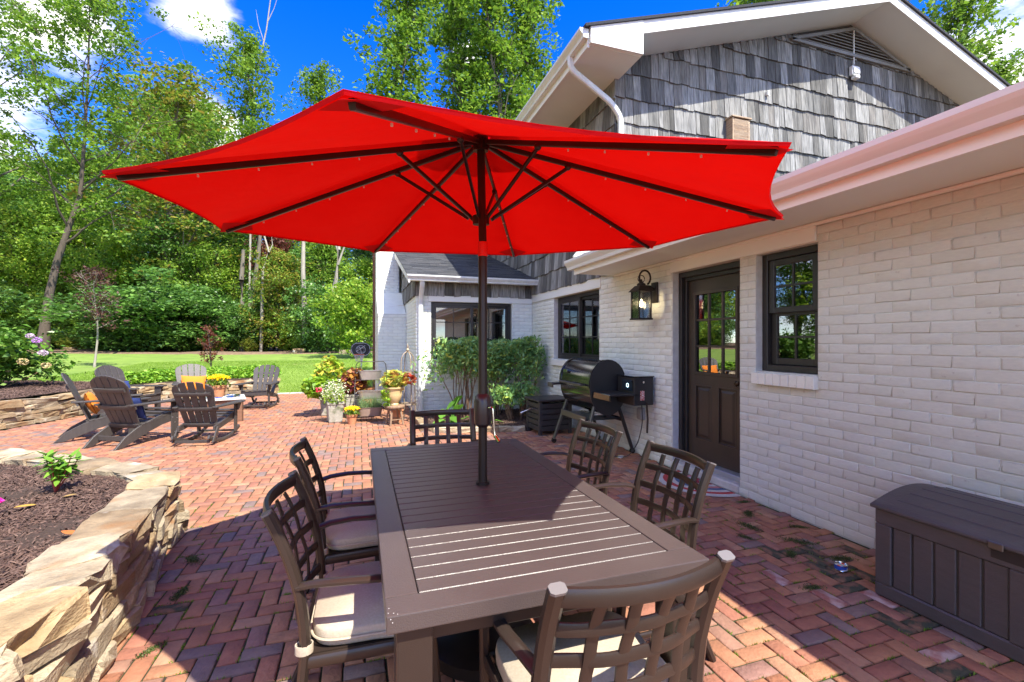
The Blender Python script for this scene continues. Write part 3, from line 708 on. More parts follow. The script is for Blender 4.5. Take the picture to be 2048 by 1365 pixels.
# bay roof
mb = MB()
ny = 26
for k in range(ny):
    y0 = 8.33+k*.16; z0 = broof(y0)
    x = .80-random.uniform(0, .3)
    while x < 3.29:
        w = random.uniform(.2, .42); a, b = max(x, .80), min(x+w, 3.29); dz = random.choice((0, .004, .006))
        if b-a > .03: mb.hexa([(a, y0, z0-.008), (b, y0, z0-.008), (b, y0+.17, z0+.045), (a, y0+.17, z0+.045), (a, y0, z0+.008+dz), (b, y0, z0+.008+dz), (b, y0+.17, z0+.052+dz), (a, y0+.17, z0+.052+dz)])
        x += w
stuff(mb.build('roof_shingles', M_ROOF, house, smooth=False))
MB().prism([(8.36, broof(8.36)-.02), (12.4, broof(12.4)-.02), (12.4, broof(12.4)-.10), (8.36, broof(8.36)-.10)], 'x', .85, 3.29).build('bay_roof', M_TRIM, house, smooth=False)
MB().prism([(8.34, broof(8.34)-.008), (12.4, broof(12.4)-.008), (12.4, broof(12.4)-.16), (8.34, broof(8.34)-.14)], 'x', .815, .845).build('rake_board', M_TRIM, house, smooth=False)
MB().box((.85, 8.40, 2.52), (3.28, BY-.04, 2.535)).build('bay_soffit', M_SOFFIT, house, smooth=False)
gutter(.80, 3.285, 8.40, 2.60, axis='x', w=.10, h=.10)
bw_ = MB().box((1.02, 12.25, 3.78), (1.42, 12.32, 4.1)).build('upper_window', M_DARKF, house, smooth=False)
# downspouts
def spout(pts, name='downspout', w=.075, mat=None):
    return MB().sweep(pts, RECT(w, w*.72, .2), ref=(0, 1, .02)).build(name, mat or M_GUT, house, angle=32)
def smooth_path(P, n=6):
    P = [Vector(p) for p in P]; out_ = [P[0]]
    for i in range(1, len(P)-1):
        a, b, c = P[i-1], P[i], P[i+1]; r = min((b-a).length, (c-b).length, .18)*.5
        p0 = b+(a-b).normalized()*r; p2 = b+(c-b).normalized()*r
        for k in range(n+1):
            t = k/n; out_.append(p0*(1-t)**2+b*2*t*(1-t)+p2*t*t)
    return out_+[P[-1]]
spout(smooth_path([(2.56, 5.36, 5.05), (2.57, 5.37, 4.90), (3.18, 5.40, 4.58), (3.34, 5.43, 4.42), (3.34, 5.43, 2.75)]))
spout(smooth_path([(3.34, 5.425, 2.9), (3.33, 5.43, 2.70), (3.05, 5.46, 2.63), (2.78, 5.50, 2.60), (2.70, 5.50, 2.50)]), w=.085)
spout(smooth_path([(1.07, 8.40, 2.53), (1.07, 8.42, 2.44), (1.07, 8.60, 2.22), (1.07, 8.64, 2.10), (1.07, 8.64, .02)]), w=.085)
spout([(.33, 12.0, 0), (.33, 12.0, 4.2)], w=.06, mat=pm('rust_metal', (.22, .10, .05), (.12, .06, .04), scale=8, rough=.9))
# ------------------------------------------------------------- windows and door
def frame_ring(mb, put_, a0, a1, z0, z1, w, d0, d1, wb=None):
    wb = wb or w
    put_(mb, a0, a0+w, z0, z1, d0, d1); put_(mb, a1-w, a1, z0, z1, d0, d1); put_(mb, a0+w, a1-w, z1-w, z1, d0, d1); put_(mb, a0+w, a1-w, z0, z0+wb, d0, d1)
PX = lambda mb, a0, a1, z0, z1, d0, d1: put(mb, 'x', a0, a1, z0, z1, d0, d1)
PY = lambda mb, a0, a1, z0, z1, d0, d1: put(mb, 'y', a0, a1, z0, z1, d0, d1)
def window(PF, a0, a1, z0, z1, rec, sashes, name='window', glass=M_GLASS):
    f = MB(); frame_ring(f, PF, a0+.002, a1-.002, z0+.002, z1-.002, .055, rec, rec+.09); w = f.build(name, M_DARKF, house, bevel=.004)
    for (s0, s1, t0, t1, dr, nx, nz, sw) in sashes:
        s = MB(); frame_ring(s, PF, s0, s1, t0, t1, sw, rec+dr, rec+dr+.035); s.build('sash', M_DARKF, w, bevel=.003)
        g = MB(); PF(g, s0+sw*.8, s1-sw*.8, t0+sw*.8, t1-sw*.8, rec+dr+.015, rec+dr+.019); g.build('pane', glass, w, smooth=False)
        for i in range(1, nx): m = MB(); c = s0+(s1-s0)*i/nx; PF(m, c-.008, c+.008, t0+sw, t1-sw, rec+dr+.006, rec+dr+.013); m.build('muntin', M_DARKF, w, smooth=False)
        for j in range(1, nz): m = MB(); c = t0+(t1-t0)*j/nz; PF(m, s0+sw, s1-sw, c-.008, c+.008, rec+dr+.003, rec+dr+.010); m.build('muntin', M_DARKF, w, smooth=False)
    return w
a0, a1, z0, z1 = WINN
window(PX, a0, a1, z0, z1, .07, [(a0+.06, a1-.06, z0+.5, z1-.06, .015, 2, 2, .05), (a0+.06, a1-.06, z0+.06, z0+.53, .045, 2, 2, .055)])
a0, a1, z0, z1 = WINK
window(PX, a0, a1, z0, z1, .08, [(a0+.055, (a0+a1)/2+.03, z0+.055, z1-.055, .045, 2, 3, .045), ((a0+a1)/2-.03, a1-.055, z0+.055, z1-.055, .005, 2, 3, .05)])
a0, a1, z0, z1 = BWIN
window(PY, a0, a1, z0, z1, .07, [(a0+.055, (a0+a1)/2+.03, z0+.055, z1-.055, .005, 2, 3, .05), ((a0+a1)/2-.03, a1-.055, z0+.055, z1-.055, .045, 2, 3, .045)])
# door
a0, a1, z0, z1 = DOOR
df = MB(); PX(df, a0+.002, a0+.05, z0, z1-.002, .08, .20); PX(df, a1-.05, a1-.002, z0, z1-.002, .08, .20); PX(df, a0+.05, a1-.05, z1-.06, z1-.002, .08, .20)
PX(df, a1-.085, a1-.05, z0, z1-.06, .12, .2); PX(df, a0+.05, a0+.085, z0, z1-.06, .12, .2); PX(df, a0+.085, a1-.085, z1-.10, z1-.06, .12, .2)
dframe = df.build('door_frame', M_DARKF, house, bevel=.004)
d0, d1, e0, e1 = a0+.088, a1-.088, z0+.02, z1-.103; RD = .15
LW = (d0+.10, d1-.10, e0+.93, e1-.15)
P1 = (d0+.10, (d0+d1)/2-.045, e0+.22, e0+.80); P2 = ((d0+d1)/2+.045, d1-.10, e0+.22, e0+.80)
dm = MB(); panel_holes(dm, 'x', d0, d1, e0, e1, [LW, P1, P2], RD, RD+.045)
door = dm.build('door', M_DOOR, house, bevel=0, smooth=False)
for p in (P1, P2):
    m = MB(); m.box((WX+RD+.014, p[0], p[2]), (WX+RD+.04, p[1], p[3]))
    pn = m.build('panel', M_DOOR, door, smooth=False)
    q = MB(); q.hexa([(WX+RD+.0145, p[0]+.03, p[2]+.03), (WX+RD+.0145, p[1]-.03, p[2]+.03), (WX+RD+.0145, p[1]-.03, p[3]-.03), (WX+RD+.0145, p[0]+.03, p[3]-.03), (WX+RD+.002, p[0]+.055, p[2]+.055), (WX+RD+.002, p[1]-.055, p[2]+.055), (WX+RD+.002, p[1]-.055, p[3]-.055), (WX+RD+.002, p[0]+.055, p[3]-.055)])
    q.build('raised_field', M_DOOR, door, smooth=False)
    r_ = MB(); frame_ring(r_, PX, p[0], p[1], p[2], p[3], .016, RD-.004, RD+.013); r_.build('moulding', M_DOOR, door, bevel=.003)
r_ = MB(); frame_ring(r_, PX, LW[0]-.02, LW[1]+.02, LW[2]-.02, LW[3]+.02, .03, RD-.01, RD-.001); r_.build('moulding', M_DOOR, door, bevel=.003)
for i in range(3):
    for j in range(3):
        y0 = LW[0]+(LW[1]-LW[0])*i/3; z0_ = LW[2]+(LW[3]-LW[2])*j/3; g = MB(); PX(g, y0+.002, y0+(LW[1]-LW[0])/3-.002, z0_+.002, z0_+(LW[3]-LW[2])/3-.002, RD+.018, RD+.022); g.build('pane', M_DGLASS, door, smooth=False, rot=None) if False else g.build('pane', M_DGLASS, door, smooth=False)
for i in (1, 2):
    c = LW[0]+(LW[1]-LW[0])*i/3; m = MB(); PX(m, c-.011, c+.011, LW[2], LW[3], RD+.004, RD+.034); m.build('muntin', M_DOOR, door, bevel=.002)
    c = LW[2]+(LW[3]-LW[2])*i/3; m = MB(); PX(m, LW[0], LW[1], c-.011, c+.011, RD+.006, RD+.032); m.build('muntin', M_DOOR, door, bevel=.002)
MB().lathe([(.0, 0), (.028, 0), (.028, .004), (.012, .01), (.012, .03), (.026, .04), (.028, .055), (.016, .066), (.0, .068)], n=16).build('handle', pm('dark_bronze', (.05, .04, .03), rough=.35, metal=1), door, loc=(WX+RD-.0, d0+.05, e0+.86), smooth=True).rotation_euler = (0, -math.pi/2, 0)
MB().box((WX-.02, a0+.004, .0), (WX+.34, a1-.004, .085)).build('door_step', M_STEP, house, bevel=.012)
MB().box((WX+.06, a0+.004, .086), (WX+.24, a1-.004, .137)).build('threshold', pm('grey_metal_sill', (.45, .47, .5), rough=.4, metal=.6), house, bevel=.004)
# interior
mb = MB(); mb.box((WX+.23, -.5, 2.45), (7, 8.4, 2.5)).box((6.9, -.5, 0), (7, 8.4, 2.45)).box((WX+.23, -.6, 0), (7, -.5, 2.5)).box((WX+.23, 8.4, 0), (7, 8.5, 2.5)).box((WX+.5, 4.9, 0), (6.9, 5.0, 2.45))
mb.build('interior_wall', M_INT, house, smooth=False)
MB().box((WX+.23, -.5, 0), (7, 8.4, .1)).build('interior_floor', M_INTF, house, smooth=False)
mb = MB(); mb.box((1.2, 11.3, 0), (3.5, 11.35, 2.4)).box((1.2, 8.9, 2.30), (3.5, 11.3, 2.35)); mb.build('bay_interior_wall', M_INT, house, smooth=False)
def curtain(x0, y0, x1, y1, z0, z1, name='curtain'):
    n = 30; V = []; F = []
    for i in range(n+1):
        t = i/n; ox = .02*math.sin(t*40)
        dx, dy = (x1-x0), (y1-y0); l = math.hypot(dx, dy); nx_, ny_ = -dy/l, dx/l
        V += [(x0+dx*t+nx_*ox, y0+dy*t+ny_*ox, z0), (x0+dx*t+nx_*ox, y0+dy*t+ny_*ox, z1)]
    for i in range(n): F.append((2*i, 2*i+2, 2*i+3, 2*i+1))
    mb = MB().add(V, F); return mb.build(name, M_CURT, house)
curtain(WX+.26, 6.85, WX+.27, 7.55, .95, 2.15); curtain(2.2, 9.0, 2.8, 9.0, .95, 2.2)
MB().box((WX+.24, 5.9, .1), (WX+.85, 7.6, .95)).build('kitchen_counter', pm('counter', (.5, .48, .45), rough=.4), house, bevel=.01)
lamp = thing('pendant_lamp', 'lit white glass pendant lamp hanging inside the kitchen window', 'lamp', (3.85, 6.55, 1.95))
MB().lathe([(.001, -.10), (.06, -.095), (.11, -.06), (.12, -.01), (.10, .03), (.04, .05), (.035, .07)], n=24).build('globe', pm('lit_glass', (.9, .85, .7), rough=.4, emit=((1, .82, .55), 2.2)), lamp)
MB().lathe([(.04, .06), (.045, .10), (.012, .13), (.008, .35)], n=12).build('stem', M_DARKF, lamp)
# utility bits on the gable
sl = thing('security_light', 'small white box light high on the grey shakes below the gable vent', 'light', (7.76, GY-.06, 5.86))
MB().box((-.085, -.04, -.07), (.085, .03, .085)).build('housing', M_TRIM, sl, bevel=.012)
MB().box((-.07, -.055, -.045), (.07, -.041, .045)).build('lens', pm('frosted_lens', (.75, .77, .78), (.6, .62, .64), scale=30, rough=.25), sl, bevel=.006)
MB().box((-.05, -.07, -.13), (.05, .02, -.075)).build('sensor', M_TRIM, sl, bevel=.01)
bb = thing('vent_box', 'weathered wooden vent box fixed on the shakes above the red umbrella', 'wooden box', (5.32, GY-.02, 4.42))
M_PINE = pm('weathered_pine', (.52, .40, .27), (.30, .20, .13), scale=5, rough=.85, stretch=(1, 1, 9), bump=1.2)
MB().box((-.16, -.13, -.10), (-.13, .0, .26)).build('side_board', M_PINE, bb, smooth=False); MB().box((.13, -.13, -.10), (.16, .0, .26)).build('side_board', M_PINE, bb, smooth=False)
for k in range(4): MB().box((-.129, -.128+.0, -.09+k*.085), (.129, -.10, -.01+k*.085), rot=Matrix.Rotation(R(14), 3, 'X')).build('slat', M_PINE, bb, smooth=False)
MB().box((-.18, -.15, .262), (.18, 0, .285)).build('lid', M_PINE, bb, bevel=.003)
cap = thing('cable_cap', 'tiny white cable cap on the upper middle of the cedar gable', 'cap', (5.93, GY-.05, 5.20))
MB().box((-.02, -.02, -.03), (.02, .03, .04)).build('cover', M_TRIM, cap, bevel=.005)
MB().tube([(0, -.02, -.03), (0, -.03, -.06)], .008).build('cable', M_TRIM, cap)
# ============================================================= dining table
M_BRONZE = pm('brown_powder_coat', (.028, .019, .015), (.035, .024, .019), scale=5, rough=.30, bump=.12, bscale=400, spec=.5)
M_TTOP = pm('table_top_paint', (.068, .051, .048), (.082, .063, .059), scale=3, rough=.34, bump=.25, bscale=260, spec=.5, stain=[((.22, .17, .15), 34, .76, .86)])
M_CUSH = pm('beige_outdoor_fabric', (.46, .38, .28), (.54, .46, .35), scale=120, rough=.95, bump=.6, bscale=500)
tb = thing('dining_table', 'long brown metal dining table with slatted top under the red umbrella', 'table', (.535, 2.06, 0))
TW, TL, TZ = .475, .92, .74
bw = .085; gap = .0022
for (a, b, c, d) in ((-TW, -TL, TW, -TL+bw), (-TW, TL-bw, TW, TL)):
    MB().box((a, b, TZ-.045), (c, d, TZ)).build('border_board', M_TTOP, tb, bevel=.0035, seg=2)
for (a, b, c, d) in ((-TW, -TL+bw+.0012, -TW+bw, TL-bw-.0012), (TW-bw, -TL+bw+.0012, TW, TL-bw-.0012)):
    MB().box((a, b, TZ-.045), (c, d, TZ)).build('border_board', M_TTOP, tb, bevel=.0035, seg=2)
ns = 24; y0 = -TL+bw+.002; dy = (2*TL-2*bw-.004)/ns
slat = MB().box((-TW+bw+.0025, 0, -.02), (TW-bw-.0025, dy-.0048, 0)).mesh('slat', M_TTOP, bevel=.002, seg=1)
for i in range(ns): link('slat', slat, tb, (0, y0+i*dy+.0024, TZ-.001))
MB().box((-TW+bw-.01, -TL+bw-.01, TZ-.03), (TW-bw+.01, TL-bw+.01, TZ-.0215)).build('under_panel', M_BRONZE, tb, smooth=False)
for sy in (-1, 1): MB().box((-TW+.09, sy*(TL-.075)-.012, TZ-.115), (TW-.09, sy*(TL-.075)+.012, TZ-.046)).build('apron', M_BRONZE, tb, bevel=.003)
for sx in (-1, 1): MB().box((sx*(TW-.075)-.012, -TL+.09, TZ-.115), (sx*(TW-.075)+.012, TL-.09, TZ-.046)).build('apron', M_BRONZE, tb, bevel=.003)
leg = MB().box((-.045, -.045, 0), (.045, .045, TZ-.046)).box((-.048, -.048, 0), (.048, .048, .03)).mesh('leg', M_BRONZE, bevel=.006, seg=2)
for sx in (-1, 1):
    for sy in (-1, 1): link('leg', leg, tb, (sx*(TW-.07), sy*(TL-.07), 0))
sc_ = MB(); rs = random.Random(3)
for i in range(4):
    x, y = -TW+.004+abs(rs.gauss(0, .012)), -TL+.003+abs(rs.gauss(0, .01)); a = rs.uniform(0, 6)
    sc_.box((x-.0014, y-.0006, TZ+.0002), (x+.0014, y+.0006, TZ+.0005), rot=Matrix.Rotation(a, 3, 'Z'))
for i in range(2):
    x, z = -TW+.002+abs(rs.gauss(0, .02)), TZ-abs(rs.gauss(0, .016)); sc_.box((x, -TL-.0008, z-.001), (x+.0015, -TL-.0002, z+.001))
stuff(sc_.build('chipped_paint', pm('bare_metal_chip', (.75, .72, .7), rough=.5), tb, smooth=False))
# ============================================================= dining chairs
def prof_post(z):
    zs = [0, .12, .25, .42, .52, .62, .72, .82, .885]; ys = [-.335, -.285, -.248, -.232, -.236, -.250, -.276, -.312, -.342]
    return float(np.interp(z, zs, ys))
M_CAPG = pm('grey_plastic_cap', (.16, .15, .145), rough=.3)
def dining_chair():
    t = thing('dining_chair', 'x', 'chair')
    zz = [0, .06, .12, .18, .25, .33, .42, .50, .56, .62, .68, .74, .80, .85, .888]
    for s in (-1, 1):
        pts = [(s*(.245-.012*min(1, z/.4)), prof_post(z), z) for z in zz]
        MB().sweep(pts, RECT(.032, .044, .28), ref=(1, 0, 0)).build('back_post', M_BRONZE, t, angle=32)
        MB().sweep([(s*.233, prof_post(.885)-.001, .886), (s*.233, prof_post(.885)-.004, .893)], RECT(.030, .041, .2), ref=(1, 0, 0)).build('post_cap', M_CAPG, t, angle=30)
    bow = lambda x: -.050*(1-(x/.225)**2)
    def rail(z, h, th, name, weave=0):
        n = 22; pts = []
        for i in range(n+1):
            x = -.222+.444*i/n; pts.append((x, prof_post(z)+bow(x)+weave*.0025*math.cos(x/.088*math.pi), z))
        MB().sweep(pts, RECT(th, h, .2), ref=(0, 0, 1)).build(name, M_BRONZE, t, angle=32)
    rail(.864, .044, .020, 'top_rail')
    for k, z in enumerate((.766, .672, .578)): rail(z, .034, .010, 'back_rail', 1 if k % 2 else -1)
    rail(.482, .034, .016, 'lower_rail')
    for k in range(4):
        x = -.132+.088*k; pts = []
        for i in range(15):
            z = .47+(.84-.47)*i/14; pts.append((x*(1-.04*(z-.47)), prof_post(z)+bow(x)-(1 if k % 2 else -1)*.0025*math.cos((z-.578)/.094*math.pi), z))
        MB().sweep(pts, RECT(.033, .009, .2), ref=(0, 1, 0)).build('back_slat', M_BRONZE, t, angle=32)
    for s in (-1, 1):
        pts = [(s*.240, prof_post(.64), .640), (s*.256, -.20, .652), (s*.272, -.11, .655), (s*.276, -.01, .650), (s*.270, .08, .640), (s*.262, .135, .628), (s*.260, .150, .610)]
        MB().sweep(pts, RECT(.036, .022, .3), ref=(0, 0, 1)).build('arm', M_BRONZE, t, angle=32)
        pts = [(s*.258, .150, .618), (s*.256, .158, .5), (s*.250, .172, .36), (s*.245, .190, .18), (s*.243, .210, 0)]
        MB().sweep(pts, RECT(.030, .030, .25), ref=(1, 0, 0)).build('leg', M_BRONZE, t, angle=32)
        MB().sweep([(s*.238, -.225, .385), (s*.248, .165, .395)], RECT(.022, .040, .2), ref=(0, 0, 1)).build('seat_rail', M_BRONZE, t, angle=32)
        MB().sweep([(s*.237, -.275, .17), (s*.245, .185, .17)], RECT(.014, .024, .2), ref=(0, 0, 1)).build('stretcher', M_BRONZE, t, angle=32)
    MB().sweep([(-.235, .170, .392), (.235, .170, .392)], RECT(.022, .040, .2), ref=(0, 0, 1)).build('seat_rail', M_BRONZE, t, angle=32)
    MB().sweep([(-.225, -.232, .385), (.225, -.232, .385)], RECT(.022, .036, .2), ref=(0, 0, 1)).build('seat_rail', M_BRONZE, t, angle=32)
    MB().box((-.225, -.22, .395), (.225, .16, .405)).build('seat_pan', M_BRONZE, t, smooth=False)
    # cushion: soft superellipse slab with piping
    V = []; F = []; nu, nv = 40, 9
    for j in range(nv):
        ph = -math.pi/2+math.pi*j/(nv-1); cz = math.sin(ph); cr = math.cos(ph)**.42 if math.cos(ph) > 1e-6 else 0
        for i in range(nu):
            a = 2*math.pi*i/nu; ca, sa = math.cos(a), math.sin(a)
            ex = lambda c: math.copysign(abs(c)**.42, c)
            w = .226 + .012*(ex(sa) > 0)
            V.append((w*ex(ca)*(.80+.20*cr if abs(cz) > .95 else 1)*(cr if abs(cz) > .98 else .94+.06*cr), (-.02+.205*ex(sa)*(cr if abs(cz) > .98 else .94+.06*cr)), .438+.032*cz*(1 if cz > 0 else .9)))
    for j in range(nv-1):
        for i in range(nu): a = j*nu+i; b = j*nu+(i+1) % nu; F.append((a, b, b+nu, a+nu))
    V.append((0, -.02, .478)); V.append((0, -.02, .408)); c1 = len(V)-2; c0 = len(V)-1
    for i in range(nu): F.append((i, c0, (i+1) % nu)); F.append(((nv-1)*nu+i, (nv-1)*nu+(i+1) % nu, c1))
    cu = MB().add(V, F).build('cushion', M_CUSH, t, angle=80)
    ring = [( .233*math.copysign(abs(math.cos(a))**.42, math.cos(a)), -.02+.210*math.copysign(abs(math.sin(a))**.42, math.sin(a)), .438) for a in [2*math.pi*i/48 for i in range(48)]]
    MB().tube(ring, .0042, n=6, closed=True).build('piping', M_CUSH, cu)
    for s in (-1, 1):
        MB().sweep([(s*.234+.021*math.cos(a), -.236+.026*math.sin(a), .432) for a in [2*math.pi*i/14 for i in range(14)]], RECT(.004, .03, .1), ref=(0, 0, 1), closed=True).build('tie_strap', M_CUSH, cu)
    return t
ch0 = dining_chair()
CH = [(.635, 1.27, 0.02, 'nearest brown lattice back dining chair at the near end of the table'),
      (.073, 1.835, -math.pi/2-.03, 'brown lattice back chair on the left side of the table, nearer the camera'),
      (.055, 2.575, -math.pi/2+.05, 'brown lattice back chair on the left side of the table, farther from the camera'),
      (.602, 3.29, math.pi-.05, 'lattice back dining chair at the far end of the table'),
      (1.125, 2.635, math.pi/2+.03, 'lattice back chair on the right side of the table, in front of the grill'),
      (1.145, 1.905, math.pi/2-.03, 'lattice back chair on the right side of the table, before the doormat')]
for i, (x, y, a, lab) in enumerate(CH):
    c = ch0 if i == 0 else copy_tree(ch0); c.location = (x, y, .002); c.rotation_euler = (0, 0, a); c.scale = (1, 1, .965)
    tag(c, lab, 'chair', 'dining chairs round the table')
# ============================================================= umbrella
M_RED = pm('red_canvas', (.86, .002, .001), (.89, .004, .002), scale=7, rough=.85, trans=.14, spec=.12, bump=3, bscale=5, stretch=(1, 1, 1))
M_RED2 = pm('red_canvas_seam', (.62, .004, .010), (.66, .006, .012), scale=200, rough=.85, trans=.25, spec=.15)
M_POLE = pm('dark_bronze_pole', (.022, .015, .012), (.030, .021, .017), scale=6, rough=.33, metal=.3, bump=.1)
um = thing('patio_umbrella', 'large bright red octagonal patio umbrella open over the dining table', 'umbrella', (.541, 2.07, 0))
UC = Vector((.546, 2.121, 1.966)) - Vector((.541, 2.07, 0))
un = Vector((-.024, -.071, 1)).normalized(); ue1 = Vector((0, 1, 0)).cross(un).normalized(); ue2 = un.cross(ue1)
def U(r, ang, h): return UC+ue1*(r*math.cos(ang))+ue2*(r*math.sin(ang))+un*h
UR = 1.35; UH = .405; PH0 = -2.013
tipA = [PH0-k*math.pi/4 for k in range(8)]
V = []; F = []; NR = 18; NS = 8
def canopy_pt(k, s, r):     # k panel, s in 0..1 across, r in 0..1 from apex
    a0, a1 = tipA[k], tipA[k]-math.pi/4; am = a0+(a1-a0)*s
    cosb = math.cos(math.pi/8)/math.cos((s-.5)*math.pi/4)     # straight chord
    bowin = 1-.038*(4*s*(1-s))*r**2
    rr = UR*r*cosb*bowin if True else UR*r
    h = UH*(1-r) - .030*math.sin(math.pi*r)*4*s*(1-s)*.9 + .012*math.sin(math.pi*r)
    h += -.006*4*s*(1-s)*r**2
    if r > .98: h -= .0
    if s in (0, 1): rr = UR*r
    return U(rr, am, h)
for k in range(8):
    for i in range(NR+1):
        for j in range(NS):
            r = .035+(1-.035)*i/NR; V.append(canopy_pt(k, j/NS, r))
n_ = 8*NS
def vid(k, i, j): 
    if j == NS: k = (k+1) % 8; j = 0
    return k*(NR+1)*NS+i*NS+j
for k in range(8):
    for i in range(NR):
        for j in range(NS): F.append((vid(k, i, j), vid(k, i, j+1), vid(k, i+1, j+1), vid(k, i+1, j)))
mb = MB().add(V, F); can = mb.build('canopy', M_RED, um, angle=25)
# hem: narrow folded band along the scalloped edge
hem = MB(); hv = []; hf = []
edge = [canopy_pt(k, j/NS, 1.0) for k in range(8) for j in range(NS)]
for p in edge: hv += [p+un*.001, p-un*.008+(UC-p).normalized()*.004]
m_ = len(edge)
for i in range(m_): j = (i+1) % m_; hf.append((2*i, 2*j, 2*j+1, 2*i+1))
hem.add(hv, hf).build('hem', M_RED2, can)
for k in range(8):   # corner pockets
    a = tipA[k]; P = [U(UR*1.004, a, .004), U(UR*.93, a+.085, .018+.002), U(UR*.875, a, .040), U(UR*.93, a-.085, .02)]
    P2 = [p-un*.012 for p in P]
    MB().add([P[0]-un*.022, P2[1], P2[2], P2[3]], [(0, 1, 2), (0, 2, 3)]).build('corner_pocket', M_RED2, can)
# vent cap above the apex
V = []; F = []
for i in range(7):
    for j in range(32):
        a = 2*math.pi*j/32; r = .02+.27*i/6; V.append(U(r*(1-.06*abs(math.sin(4*(a-PH0)))), a, UH+.030-.33*r*.75+(.010*math.cos(8*(a-PH0)) if i == 6 else 0)))
for i in range(6):
    for j in range(32): F.append((i*32+j, i*32+(j+1) % 32, (i+1)*32+(j+1) % 32, (i+1)*32+j))
MB().add(V, F).build('vent_cap', M_RED2, um)
HUB = UC+un*(UH-.035); RUN = UC+un*.02
SQ = lambda w, h: RECT(w, h, .15)
for k in range(8):
    a = tipA[k]; p0 = U(.045, a, UH-.045); p1 = U(UR*.975, a, -.012)
    d = (p1-p0)
    rb = MB().sweep([p0, p0+d*.25-un*.0, p0+d*.5, p0+d*.75, p1], SQ(.015, .022), ref=un).build('rib', M_POLE, um, angle=32)
    j = p0+d*.285-un*.016
    MB().sweep([RUN+(U(.06, a, 0)-UC)*1, j], SQ(.012, .016), ref=un).build('strut', M_POLE, um, angle=32)
    MB().sphere(j+un*.004, .016, 8, 6).build('joint', M_POLE, rb)
    for q in (.42, .56, .70, .84):
        c = p0+d*q-un*.016; MB().tube([c-un*.001, c-un*.008], .0035, n=6).build('clip', pm('clear_plastic', (.8, .7, .66), rough=.3), rb, smooth=False)
MB().tube([UC+un*(UH-.075), UC+un*(UH+.0)], .036, n=16).build('top_hub', M_POLE, um)
MB().tube([RUN-un*.03, RUN+un*.012], .040, n=16).build('runner', M_POLE, um)
MB().tube([U(0, 0, UH+.02), U(0, 0, UH+.10)], [.016, .004], n=10).build('finial', M_POLE, um)
MB().tube([Vector((0, 0, 0)), Vector((0, 0, 1.80))], .0205, n=20).build('lower_pole', M_POLE, um)
MB().tube([Vector((0, 0, 1.86)), UC+un*(UH-.02)], .0185, n=20).build('upper_pole', M_POLE, um)
M_CHROME = pm('polished_steel', (.75, .74, .72), rough=.12, metal=1)
MB().tube([Vector((0, 0, 1.795)), Vector((0, .001, 1.862))], .0225, n=20).build('tilt_joint', M_CHROME, um)
MB().tube([(0, 0, TZ+.001), (0, 0, TZ+.012)], .032, n=20).build('table_ring', M_POLE, um)
MB().lathe([(.022, 1.005), (.038, 1.02), (.041, 1.05), (.041, 1.12), (.036, 1.145), (.022, 1.16)], n=20).build('crank_housing', pm('dark_plastic', (.03, .018, .018), rough=.3, spec=.6), um)
ck = MB().sweep(smooth_path([(.02, -.040, 1.10), (.03, -.058, 1.10), (.035, -.062, 1.00), (.040, -.066, .965)]), RECT(.010, .018, .3), ref=(0, 1, 0)).build('crank', M_CHROME, um)
MB().tube([(.040, -.066, .975), (.052, -.09, .95)], .008, n=8).build('crank_knob', M_CHROME, ck)
MB().lathe([(.0, 0), (.25, 0), (.25, .05), (.20, .07), (.05, .09), (.04, .30), (.0, .30)], n=28).build('base', M_POLE, um)
